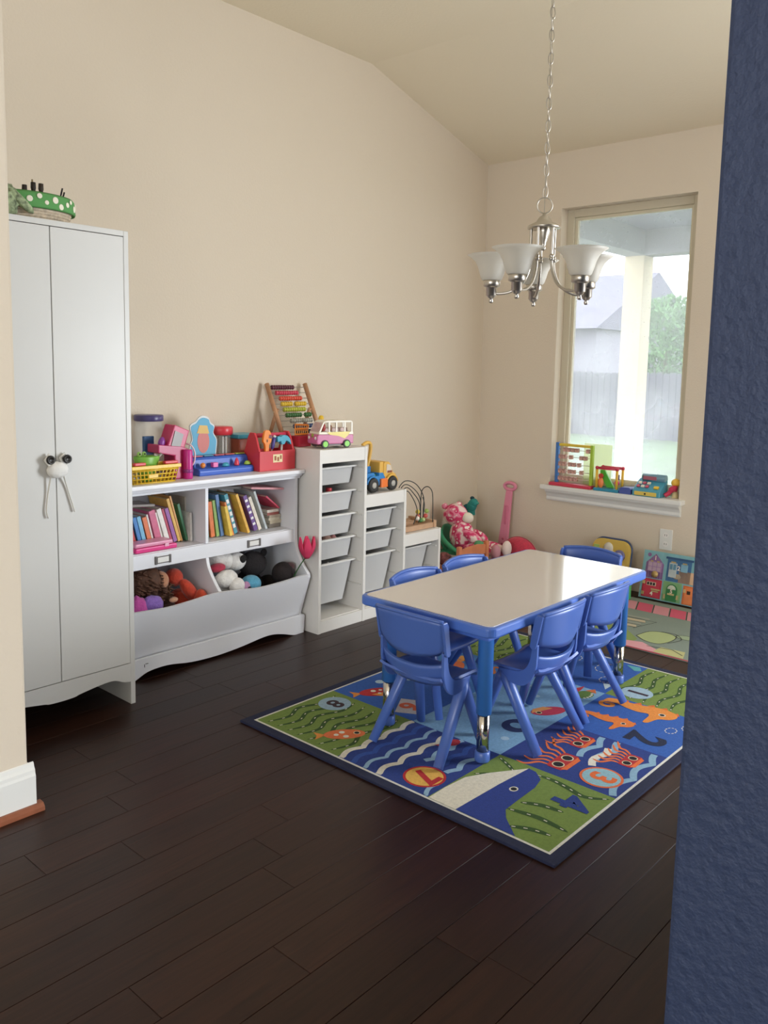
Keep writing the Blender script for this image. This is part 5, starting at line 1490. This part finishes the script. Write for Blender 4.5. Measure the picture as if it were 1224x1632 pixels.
# ================================================================== CORNER TOYS
CAMO = camo_mat()
gc = thing('green_chair', (-0.43, -0.17, 0), 'small green plastic chair holding the pink bear', 'chair')
GP = pl('#3a9a72', 0.4)
def gback(u, v):
    k = 2 * u - 1
    return (-0.43 + 0.11 * k * (0.75 + 0.25 * math.sin(v * PI)), -0.055 - 0.035 * k * k - 0.03 * (1 - v), 0.16 + 0.16 * v - 0.04 * k * k * v)
part('backrest', MB().sheet(gback, 12, 8, 0.01), GP, gc, 0, True)
part('seat', MB().prism(rrect(-0.545, -0.315, -0.30, -0.075, 0.05), 'z', 0.145, 0.160), GP, gc, 0.005, True)
part('side_shell', MB().tube(spline([(-0.54, -0.08, 0.30), (-0.56, -0.14, 0.24), (-0.56, -0.22, 0.19), (-0.55, -0.29, 0.16)]), 0.016, 10), GP, gc, 0, True)
for x in (-0.52, -0.34):
    for y in (-0.28, -0.095):
        part('leg', MB().tube([(x, y, 0.147), (x + (0.02 if x > -0.43 else -0.02), y, 0.0)], [0.014, 0.011]), GP, gc, 0, True)
br = thing('camouflage_bear', (-0.45, -0.2, 0.160), 'pink camouflage fleece bear with pale muzzle sitting on green chair', 'plush toy')
for nm, c, r_, m_, kw in [
    ('body', (-0.45, -0.205, 0.265), (0.075, 0.085, 0.105), CAMO, {}),
    ('head', (-0.45, -0.150, 0.395), (0.075, 0.085, 0.075), CAMO, {}),
    ('ear', (-0.50, -0.095, 0.452), (0.022, 0.018, 0.020), CAMO, {}),
    ('ear', (-0.44, -0.165, 0.466), (0.022, 0.020, 0.018), CAMO, {}),
    ('muzzle', (-0.44, -0.240, 0.385), (0.040, 0.040, 0.036), mat('#e9e2d2', 0.95, bump=0.5), {}),
    ('arm', (-0.475, -0.305, 0.275), (0.035, 0.085, 0.034), CAMO, dict(rot=(0.45, 0, 0.15))),
    ('arm', (-0.39, -0.30, 0.27), (0.03, 0.08, 0.03), CAMO, dict(rot=(0.3, 0, -0.1))),
    ('paw', (-0.49, -0.375, 0.236), (0.032, 0.034, 0.026), mat('#5c9a6c', 0.9), {}),
    ('leg', (-0.48, -0.37, 0.198), (0.042, 0.12, 0.038), CAMO, dict(rot=(0.0, 0, 0.1))),
    ('leg', (-0.39, -0.39, 0.205), (0.040, 0.12, 0.040), CAMO, {}),
    ('foot', (-0.485, -0.50, 0.205), (0.036, 0.030, 0.048), mat('#c48a94', 0.95), {}),
    ('foot', (-0.39, -0.52, 0.215), (0.040, 0.028, 0.052), mat('#e3cfc8', 0.95), {})]:
    mb = MB().ell(c, r_, nu=24, nv=16, **kw)
    mb.v = [(p[0], p[1], max(p[2], 0.1608)) for p in mb.v]
    part(nm, mb, m_, br, 0, True)
wc = thing('small_wooden_chair', (-0.78, -0.47, 0), 'small orange brown wooden chair between the table and the pink bear', 'chair')
WC = mat('#c4764f', 0.5, var=0.1, vscale=20)
part('back_rail', MB().prism(spline([(-0.95, 0.285), (-0.87, 0.300), (-0.77, 0.304), (-0.69, 0.294)], 4) + [(-0.69, 0.238), (-0.95, 0.230)], 'y', -0.565, -0.548), WC, wc, 0.003, True)
for x in (-0.950, -0.675):
    part('post', MB().box(x - 0.014, x + 0.014, -0.570, -0.545, 0.0, 0.315), WC, wc, 0.004, True)
    part('leg', MB().box(x - 0.012, x + 0.012, -0.375, -0.352, 0.0, 0.15), WC, wc, 0.003, True)
    part('side_rail', MB().box(x - 0.008, x + 0.008, -0.545, -0.375, 0.10, 0.125), WC, wc, 0.002, True)
part('seat', MB().box(-0.962, -0.665, -0.545, -0.345, 0.1505, 0.166), WC, wc, 0.004, True)
solo('patterned_pouch', MB().ell((-0.90, -0.41, 0.212), (0.042, 0.045, 0.040), lump=0.12, seed=7), mat('#7a4a4a', 0.9, var=0.8, vscale=45), 'dark patterned soft pouch on the small wooden chair', 'pouch')
bd = thing('bird_stick_toy', (-0.215, -0.10, 0), 'teal bird head toy on a beige stick in the corner', 'stick toy')
TB = mat('#2f8a84', 0.9, bump=0.6, bscale=120)
part('stick', MB().cyl((-0.215, -0.105, 0), 0.009, 0.37), mat('#cdb89a', 0.6), bd, 0, True)
part('neck', MB().tube(spline([(-0.215, -0.105, 0.36), (-0.215, -0.103, 0.40), (-0.215, -0.115, 0.435), (-0.215, -0.122, 0.448)]), [0.030] * 9 + [0.034] * 8 + [0.030] * 8, 14), TB, bd, 0, True)
part('head', MB().ell((-0.215, -0.125, 0.448), (0.028, 0.032, 0.03)), TB, bd, 0, True)
part('beak', MB().lathe([(0.012, 0), (0.008, -0.012), (0, -0.022)], 12, 0, (-0.215, -0.150, 0.448), 'y'), mat('#3f9a8c', 0.7), bd, 0, True)
part('crest', MB().ell((-0.215, -0.112, 0.478), (0.014, 0.016, 0.013)), mat('#1f3f48', 0.9), bd, 0, True)
part('collar', MB().ell((-0.225, -0.075, 0.405), (0.03, 0.025, 0.03)), mat('#1f5f68', 0.9), bd, 0, True)
sv = thing('pink_shovel', (-0.13, -0.30, 0), 'pink plastic toy shovel with ring grip leaning on the window wall', 'toy shovel')
PK = pl('#e08aa4', 0.45)
def svx(z): return -0.045 - (0.6 - z) * 0.14
mb = MB()
vs, fs = [], []
def sec(z, w_, t_):
    x = svx(z)
    y = -0.306 + (0.53 - z) * 0.01
    return [(x - t_, y - w_, z), (x - t_, y + w_, z), (x + t_, y + w_, z), (x + t_, y - w_, z)]
lev = [(0.535, 0.024, 0.008), (0.40, 0.027, 0.010), (0.25, 0.032, 0.011), (0.14, 0.036, 0.011), (0.12, 0.075, 0.006), (0.03, 0.085, 0.005), (0.006, 0.060, 0.004)]
for z, w_, t_ in lev: vs += sec(z, w_, t_)
for i in range(len(lev) - 1):
    for k in range(4):
        fs.append((i * 4 + k, i * 4 + (k + 1) % 4, i * 4 + 4 + (k + 1) % 4, i * 4 + 4 + k))
fs += [(0, 1, 2, 3), tuple(len(vs) - 4 + k for k in (3, 2, 1, 0))]
mb.add(vs, fs)
part('shaft', mb, PK, sv, 0.003, True)
gp = part('ring_grip', MB().tube([(svx(0.568), -0.306 + 0.043 * math.cos(t), 0.566 + 0.024 * math.sin(t)) for t in [2 * PI * k / 28 for k in range(28)]], 0.012, 10, closed=True), PK, sv, 0, True)
part('groove', MB().box(svx(0.36) - 0.018, svx(0.36) - 0.0085, -0.316, -0.296, 0.30, 0.44), pl('#d87a96'), sv, 0.002, True)
for z in (0.175, 0.21): part('rivet', MB().lathe([(0.010, 0), (0.008, -0.004), (0, -0.005)], 14, 0, (svx(z) - 0.010, -0.303, z), 'x'), pl('#c8607f'), sv, 0, True)
rp2 = thing('red_round_cushion', (-0.20, -0.50, 0), 'round red plush cushion on the floor below the window', 'cushion')
part('cushion_body', MB().ell((-0.20, -0.495, 0.132), (0.075, 0.138, 0.130), nu=30, nv=18), PL('#c83a52'), rp2, 0, True)
part('seam', MB().tube([(-0.20, -0.495 + 0.139 * math.cos(t), 0.132 + 0.131 * math.sin(t)) for t in [2 * PI * k / 40 for k in range(40)]], 0.0025, 6, closed=True), PL('#a82c44'), rp2, 0, True)
# yellow activity panel
ya = thing('yellow_activity_panel', (-0.09, -1.08, 0), 'yellow rounded activity toy with purple wheel leaning below the window', 'toy')
yo = rrect(-1.205, -0.955, 0.0, 0.318, 0.06)
MA = Matrix.Translation((-0.115, 0, 0.002)) @ Matrix.Rotation(R(9), 4, 'Y')
def lean(mb): mb.M = MA; return mb
part('panel', lean(MB()).prism(yo, 'x', 0.0, 0.03), pl('#d9b95a', 0.45), ya, 0.004, True)
part('edge_band', lean(MB()).tube([(0.034, p[0], p[1] + 0.006) for p in rrect(-1.206, -0.954, 0.008, 0.316, 0.06)], 0.0065, 8, closed=True), pl('#3a4f7c'), ya, 0, True)
wl = part('wheel', lean(MB()).lathe([(0.036, 0), (0.036, -0.008), (0.030, -0.012)], 26, 0, (0, -1.145, 0.225), 'x'), pl('#7a78a8'), ya, 0, True)
part('hub', lean(MB()).lathe([(0.020, -0.012), (0.018, -0.016), (0, -0.017)], 20, 0, (0, -1.145, 0.225), 'x'), pl('#c3bcd8'), wl)
part('dome_button', lean(MB()).ell((0, -1.065, 0.262), (0.014, 0.032, 0.036)), pl('#d8d4cb'), ya, 0, True)
part('dome_base', lean(MB()).ell((0, -1.065, 0.232), (0.012, 0.046, 0.024)), pl('#c9c6c0'), ya, 0, True)
part('green_tile', lean(MB()).box(-0.006, 0.0, -1.005, -0.968, 0.22, 0.275), pl('#a8c46a'), ya, 0.003, True)
part('purple_tile', lean(MB()).box(-0.006, 0.0, -1.000, -0.968, 0.16, 0.21), pl('#8a80b0'), ya, 0.003, True)
# wooden latch board
lbd = thing('latch_board', (-0.1, -1.5, 0), 'wooden latch board with painted numbered house fronts leaning on wall', 'toy board')
MLB = Matrix.Translation((-0.128, 0, 0.008)) @ Matrix.Rotation(R(11), 4, 'Y')
def LBd(): 
    mb = MB(); mb.M = MLB; return mb
wm = lambda c: mat(c, 0.45, var=0.08, vscale=30)
part('board', LBd().box(0.0, 0.012, -1.72, -1.305, 0.0, 0.288), wm('#7fb4bc'), lbd, 0.002, True)
part('board_edge', LBd().box(0.001, 0.011, -1.3055, -1.303, 0.0, 0.288), wm('#9fc4c8'), lbd, 0, True)
def hp(poly, c, t_=0.0015, name='painted_front', parent=None):
    return part(name, LBd().prism(poly, 'x', -t_, 0.0003), wm(c), parent or lbd, 0, parent is None)
def rc(y0, y1, z0, z1): return [(y0, z0), (y1, z0), (y1, z1), (y0, z1)]
# purple house
h1_ = hp([(-1.435, 0.125), (-1.325, 0.125), (-1.325, 0.215), (-1.38, 0.272), (-1.435, 0.215)], '#8a6a98')
for k in range(7): part('clapboard', LBd().box(-0.0022, -0.0012, -1.432 + k * 0.015, -1.426 + k * 0.015, 0.127, 0.165), wm('#735684'), h1_)
part('door', LBd().box(-0.008, -0.0015, -1.425, -1.340, 0.165, 0.225), wm('#a787b4'), h1_, 0.001)
for k in range(3):
    for r_ in range(2): part('pane', LBd().box(-0.0092, -0.0078, -1.420 + k * 0.027, -1.398 + k * 0.027, 0.170 + r_ * 0.027, 0.192 + r_ * 0.027), wm('#b8a0b4'), h1_)
part('hinge', LBd().box(-0.011, -0.007, -1.41, -1.395, 0.222, 0.230).box(-0.011, -0.007, -1.37, -1.355, 0.222, 0.230), mat('#c9b478', 0.35, 0.7), h1_, 0)
part('latch_plate', LBd().lathe([(0.020, -0.008), (0.020, -0.013), (0, -0.014)], 20, 0, (0, -1.39, 0.150), 'x', sx=1.0), mat('#c2a56c', 0.4, 0.4), h1_)
# blue house
h2_ = hp(rc(-1.60, -1.455, 0.125, 0.262), '#3f6f9c')
part('cornice', LBd().box(-0.005, 0, -1.61, -1.445, 0.255, 0.268), wm('#2f5680'), h2_, 0)
part('door', LBd().box(-0.008, -0.0015, -1.515, -1.470, 0.150, 0.235), wm('#b9c6c8'), h2_, 0.001)
part('door', LBd().box(-0.008, -0.0015, -1.580, -1.540, 0.190, 0.235), wm('#7fb0c8'), h2_, 0.001)
for k in range(2):
    part('pane', LBd().box(-0.0092, -0.0078, -1.512 + k * 0.021, -1.495 + k * 0.021, 0.195, 0.228), wm('#5f8fa8'), h2_)
part('animal_print', LBd().ell((-0.003, -1.49, 0.165), (0.002, 0.02, 0.018)).ell((-0.003, -1.52, 0.158), (0.002, 0.024, 0.016)), wm('#a59a84'), h2_, 0)
part('hinge', LBd().box(-0.011, -0.007, -1.508, -1.480, 0.236, 0.243).box(-0.011, -0.007, -1.575, -1.550, 0.236, 0.243), mat('#c9b478', 0.35, 0.7), h2_, 0)
hp(rc(-1.66, -1.53, 0.125, 0.195), '#d8b592')
# lower row: red, green, orange doors
h3_ = hp(rc(-1.437, -1.318, 0.008, 0.120), '#b8384a')
part('door', LBd().box(-0.008, -0.0015, -1.428, -1.328, 0.012, 0.112), wm('#c23a50'), h3_, 0.001)
part('window_strip', LBd().box(-0.0095, -0.0075, -1.405, -1.348, 0.080, 0.102), wm('#d8c8b4'), h3_, 0)
for k in range(3): part('pane', LBd().box(-0.0105, -0.0092, -1.400 + k * 0.018, -1.387 + k * 0.018, 0.083, 0.099), wm('#2a2426'), h3_)
part('hinge', LBd().box(-0.012, -0.007, -1.338, -1.322, 0.085, 0.105).box(-0.012, -0.007, -1.338, -1.322, 0.020, 0.040), mat('#d2c08a', 0.35, 0.7), h3_, 0)
part('bolt', LBd().box(-0.014, -0.008, -1.435, -1.38, 0.056, 0.064).box(-0.014, -0.008, -1.425, -1.385, 0.045, 0.052), mat('#d2c08a', 0.35, 0.7), h3_, 0)
h4_ = hp(rc(-1.558, -1.446, 0.006, 0.122), '#7fae78')
arch = [(-1.535, 0.010), (-1.470, 0.010)] + [(-1.5025 + 0.0325 * math.cos(R(a)), 0.075 + 0.035 * math.sin(R(a))) for a in range(0, 181, 15)]
d4 = part('door', LBd().prism(arch, 'x', -0.008, -0.0015), wm('#2f7a44'), h4_, 0)
part('fan_light', LBd().prism([(-1.5025 + 0.025 * math.cos(R(a)), 0.080 + 0.024 * math.sin(R(a))) for a in range(0, 181, 15)], 'x', -0.0095, -0.0078), wm('#cfd6c4'), h4_)
part('mail_slot', LBd().box(-0.012, -0.008, -1.522, -1.482, 0.045, 0.055), mat('#d2c08a', 0.35, 0.7), h4_, 0)
part('hinge', LBd().box(-0.012, -0.007, -1.470, -1.460, 0.020, 0.045).box(-0.012, -0.007, -1.548, -1.536, 0.025, 0.05), mat('#d2c08a', 0.35, 0.7), h4_, 0)
h5_ = hp(rc(-1.70, -1.568, 0.006, 0.116), '#d8763f')
part('door', LBd().box(-0.008, -0.0015, -1.66, -1.58, 0.012, 0.105), wm('#e0834c'), h5_, 0.001)
part('pane', LBd().box(-0.0095, -0.0075, -1.615, -1.595, 0.068, 0.088), wm('#3a2a20'), h5_)
part('hinge', LBd().box(-0.012, -0.007, -1.588, -1.575, 0.075, 0.095), mat('#d2c08a', 0.35, 0.7), h5_, 0)
hp(circ(-1.34, 0.262, 0.012, 14), '#8a6a98', name='painted_tree')
TXT = Matrix(((0, 0, -1, 0), (-1, 0, 0, 0), (0, 1, 0, 0), (0, 0, 0, 1)))
def lnum(s, y, z, size, c, x=-0.010):
    numeral(s, size, MLB @ Matrix.Translation((x, y, z)) @ TXT, wm(c), lbd, 'number')
lnum('1', -1.38, 0.246, 0.034, '#e6dcd0', -0.003)
lnum('2', -1.527, 0.207, 0.036, '#e6dcd0', -0.004)
lnum('4', -1.384, 0.034, 0.036, '#efe6d8')
lnum('5', -1.5025, 0.066, 0.032, '#e6dcc8')
# green block toy on the mat
gb = thing('green_toy_box', (-0.245, -1.262, 0.0078), 'small bright green toy box standing by the table leg', 'toy')
part('body', MB().box(-0.27, -0.22, -1.30, -1.225, 0.0078, 0.11), pl('#4fb36a'), gb, 0.006, True)
part('knob', MB().lathe([(0.008, 0), (0.007, -0.006), (0, -0.008)], 12, 0, (-0.27, -1.283, 0.085), 'x'), pl('#2f7a4a'), gb, 0, True)

# ================================================================== WINDOW SILL TOYS
SZ = WZ0
sa = thing('sill_abacus', (0.0, -0.77, SZ), 'colourful plastic abacus frame with printed cubes on the sill', 'abacus')
part('base_bar', MB().box(-0.045, 0.02, -0.905, -0.600, SZ, SZ + 0.022), pl('#c83a52'), sa, 0.006, True)
part('post', MB().box(-0.022, 0.0, -0.652, -0.630, SZ + 0.022, SZ + 0.285), pl('#3f74b8'), sa, 0.004, True)
part('post', MB().box(-0.022, 0.0, -0.900, -0.880, SZ + 0.022, SZ + 0.282), pl('#a4c43c'), sa, 0.004, True)
part('top_bar', MB().box(-0.02, -0.002, -0.880, -0.652, SZ + 0.262, SZ + 0.280), pl('#dcc044'), sa, 0.004, True)
part('rear_panel', MB().at((0.072, 0, 0)).box(-0.006, 0.0, -0.985, -0.79, SZ, SZ + 0.285), mat('#dfe8b8', 0.4, alpha=0.6, translucent=0.5), sa, 0.002)
for o in sa.children:
    if o.name.startswith('rear_panel'): o.location = -sa.location
cb = mesh('cube', MB().bc((0, 0, 0), (0.022, 0.023, 0.026)), mat('#c2968a', 0.6, var=0.4, vscale=60), 0.002)
for r_ in range(5):
    z = SZ + 0.052 + r_ * 0.047
    part('rod', MB().cyl((-0.011, -0.881, z), 0.002, 0.23, 0, 'y', 8), mat('#c8b8a8', 0.4), sa, 0, True)
    for k, y in enumerate([[-0.665, -0.694, -0.722, -0.751, -0.780], [-0.665, -0.694, -0.735, -0.764, -0.82], [-0.665, -0.694, -0.735, -0.764, -0.800], [-0.665, -0.694, -0.74, -0.815, -0.844], [-0.695, -0.724, -0.753, -0.86, -0.782]][r_]):
        o = bpy.data.objects.new('cube', cb)
        COL.objects.link(o)
        o.parent = sa
        o.location = Vector((-0.011, y, z)) - sa.location
ac = thing('activity_cube', (0.0, -1.03, SZ), 'small activity cube with red top rails and yellow posts', 'toy')
c0, c1, d0, d1 = -0.035, 0.055, -1.085, -0.930
part('base', MB().box(c0 - 0.008, c1, d0 - 0.008, d1 + 0.008, SZ, SZ + 0.020), pl('#2f86a4'), ac, 0.005, True)
for x in (c0, c1 - 0.012):
    for y in (d0 + 0.004, d1 - 0.014):
        part('post', MB().cyl((x + 0.006, y + 0.006, SZ + 0.02), 0.008, 0.118), pl('#e8b83c'), ac, 0, True)
z = SZ + 0.145
part('top_rail', MB().tube([(c0 + 0.006, d0 + 0.01, z), (c0 + 0.006, d1 - 0.008, z), (c1 - 0.006, d1 - 0.008, z), (c1 - 0.006, d0 + 0.01, z)], 0.009, 10, closed=True), pl('#c8324c'), ac, 0, True)
for x in (c0 + 0.006, c1 - 0.006):
    for y in (d0 + 0.01, d1 - 0.008): part('corner_ball', MB().ell((x, y, z), 0.012, nu=14, nv=8), pl('#c42c48'), ac, 0, True)
part('slide', MB().prism([(-1.045, SZ + 0.022), (-0.995, SZ + 0.022), (-0.945, SZ + 0.10), (-0.945, SZ + 0.13), (-0.975, SZ + 0.13)], 'x', 0.0, 0.015), pl('#58b83c'), ac, 0.003, True)
part('arch', MB().ell((-0.012, -0.958, SZ + 0.05), (0.012, 0.020, 0.035)), pl('#f0864a'), ac, 0, True)
part('gear', MB().cyl((-0.03, -0.965, SZ + 0.095), 0.016, 0.010, 0, 'x', 12), pl('#c0402c'), ac, 0, True)
part('spinner', MB().box(0.01, 0.022, -1.070, -1.045, SZ + 0.075, SZ + 0.108), pl('#4a4280'), ac, 0.003, True)
part('flower', MB().ell((0.015, -1.055, SZ + 0.055), (0.01, 0.016, 0.016), lump=0.2), pl('#e0408c'), ac, 0, True)
solo('blue_toy_block', MB().prism([(-1.175, SZ), (-1.098, SZ), (-1.098, SZ + 0.030), (-1.115, SZ + 0.042), (-1.165, SZ + 0.042), (-1.175, SZ + 0.030)], 'x', -0.04, 0.03), pl('#4a5aa0'), 'low dark blue toy between the activity cube and toy register', 'toy', bevel=0.003)
cr = thing('sill_cash_register', (0.0, -1.28, SZ), 'teal toy cash register with yellow drawer on the sill', 'toy')
part('body', MB().prism([(-0.050, SZ), (0.060, SZ), (0.060, SZ + 0.10), (0.030, SZ + 0.085), (-0.045, SZ + 0.035)], 'y', -1.365, -1.188), pl('#4a98b0'), cr, 0.005, True)
part('drawer', MB().box(-0.056, -0.0495, -1.345, -1.205, SZ + 0.006, SZ + 0.030), pl('#e0c45c'), cr, 0.003, True)
part('knob', MB().ell((-0.058, -1.275, SZ + 0.018), 0.006), BLACK, cr, 0, True)
part('display', MB().tube([(0.045, -1.360, SZ + 0.108), (0.045, -1.215, SZ + 0.108)], 0.024, 16), pl('#6a8fa0'), cr, 0, True)
part('screen', MB().box(0.018, 0.024, -1.310, -1.225, SZ + 0.096, SZ + 0.118), pl('#a86070'), cr, 0.002, True)
for k in range(3):
    for r_ in range(2):
        part('key', MB().at((-0.018 + r_ * 0.026, -1.215 - k * 0.028, SZ + 0.056 + r_ * 0.0175), (0, R(-33), 0)).bc((0, 0, 0.004), (0.018, 0.02, 0.009)), pl(['#c8566c', '#e4dccb'][(k + r_) % 2]), cr, 0.002, False)
        for o in cr.children:
            if o.name.startswith('key') and o.location.length < 1e-6: o.location = -cr.location
part('yellow_key', MB().at((-0.02, -1.330, SZ + 0.054), (0, R(-33), 0)).bc((0, 0, 0.004), (0.02, 0.03, 0.010)), YEL, cr, 0.002)
[o for o in cr.children if o.name.startswith('yellow_key')][0].location = -cr.location
rt_ = thing('red_yellow_toy', (0.02, -1.415, SZ), 'red curved toy with yellow ball at the sill end', 'toy')
part('horn', MB().tube(spline([(0.0, -1.375, SZ + 0.014), (0.01, -1.395, SZ + 0.030), (0.02, -1.415, SZ + 0.058), (0.02, -1.438, SZ + 0.058)], 5), [0.013] * 8 + [0.018] * 8, 12), pl('#c02c4c'), rt_, 0, True)
part('ball', MB().ell((0.045, -1.420, SZ + 0.092), 0.026), pl('#f0c04a'), rt_, 0, True)
part('stand', MB().lathe([(0.022, 0), (0.018, 0.01), (0.010, 0.07)], 16, 0, (0.045, -1.420, SZ)), pl('#e8d8a0'), rt_, 0, True)

# ================================================================== CHANDELIER
CX, CY = -2.06, -1.72
cl = thing('chandelier', (CX, CY, H2), 'brushed nickel five-arm chandelier with frosted bell shades', 'chandelier')
def C(mb): mb.M = Matrix.Translation((CX, CY, 0)); return mb
part('ceiling_canopy', C(MB()).lathe([(0.06, H2), (0.058, H2 - 0.012), (0.02, H2 - 0.03), (0.008, H2 - 0.045)], 28), NICKEL, cl, 0, True)
lk = mesh('chain_link', MB().tube([(0.0085 * math.cos(t), 0, 0.0225 * math.sin(t)) for t in [2 * PI * k / 20 for k in range(20)]], 0.0021, 6, closed=True), NICKEL)
zz = 2.010
k = 0
while zz < H2 - 0.04:
    o = bpy.data.objects.new('chain_link', lk)
    COL.objects.link(o)
    o.parent = cl
    o.location = (0, 0, zz - H2)
    o.rotation_euler = (0, R(4 if k % 3 else -3), R(48 + (0 if k % 2 else 78)))
    zz += 0.0395
    k += 1
part('cord', C(MB()).tube([(0.003, 0.003, 1.92), (0.004, 0.0, 2.3), (-0.003, 0.004, 2.7), (0.002, 0, H2 - 0.03)], 0.0018, 6), mat('#b8b0a0', 0.5), cl, 0, True)
part('ring', C(MB()).tube([(0.0285 * math.cos(t) * 0.66, -0.0285 * math.cos(t) * 0.75, 1.962 + 0.0285 * math.sin(t)) for t in [2 * PI * i / 32 for i in range(32)]], 0.0026, 8, closed=True), NICKEL, cl, 0, True)
part('bell_cap', C(MB()).lathe([(0.0, 1.934), (0.006, 1.934), (0.008, 1.926), (0.016, 1.922), (0.024, 1.912), (0.030, 1.902), (0.058, 1.888), (0.062, 1.882), (0.060, 1.877), (0.0, 1.882)], 36), NICKEL, cl, 0, True)
part('centre_flute', C(MB()).lathe([(0.026, 1.880), (0.024, 1.865), (0.016, 1.84), (0.010, 1.822), (0.008, 1.812), (0.011, 1.806), (0.006, 1.798), (0, 1.796)], 14), NICKEL, cl, 0, True)
RS = 0.192
FROST = mat('#efece4', 0.45, translucent=0.45)
SHP = [(0.034, 1.690), (0.040, 1.696), (0.047, 1.715), (0.054, 1.740), (0.064, 1.760), (0.080, 1.776), (0.095, 1.785)]
prof = SHP + [(r_ - 0.003, z_ + 0.001) for r_, z_ in reversed(SHP)]
for i in range(5):
    a = R(184.5 + 72 * i)
    d = Vector((math.cos(a), math.sin(a), 0))
    pts = [d * 0.047 + Vector((0, 0, 1.884)), d * 0.046 + Vector((0, 0, 1.80)), d * 0.046 + Vector((0, 0, 1.765)), d * 0.052 + Vector((0, 0, 1.72)), d * 0.075 + Vector((0, 0, 1.675)), d * 0.115 + Vector((0, 0, 1.648)), d * 0.155 + Vector((0, 0, 1.640)), d * RS + Vector((0, 0, 1.643))]
    am = part('arm', C(MB()).tube(spline([tuple(p) for p in pts], 6), 0.0055, 10), NICKEL, cl, 0, True)
    part('knuckle', C(MB()).lathe([(0.006, -0.012), (0.010, -0.008), (0.010, -0.003), (0.008, 0.0), (0.010, 0.004), (0.010, 0.009), (0.006, 0.012)], 16, 0, (d.x * 0.046, d.y * 0.046, 1.768)), NICKEL, am)
    c = (d.x * RS, d.y * RS, 0)
    part('cup', C(MB()).lathe([(0.0, 1.604), (0.006, 1.605), (0.009, 1.612), (0.006, 1.620), (0.012, 1.624), (0.016, 1.630), (0.021, 1.634), (0.021, 1.662), (0.024, 1.664), (0.032, 1.668), (0.032, 1.690), (0.030, 1.692)], 26, 0, c), NICKEL, am)
    part('glass_shade', C(MB()).lathe(prof + [prof[0]], 36, 0, c, cap=False), FROST, am, label='frosted white glass bell shade')
    part('bulb', C(MB()).lathe([(0.013, 1.692), (0.013, 1.712), (0.022, 1.735), (0.024, 1.750), (0.016, 1.768), (0.0, 1.774)], 18, 0, c), mat('#f2efe8', 0.3), am)
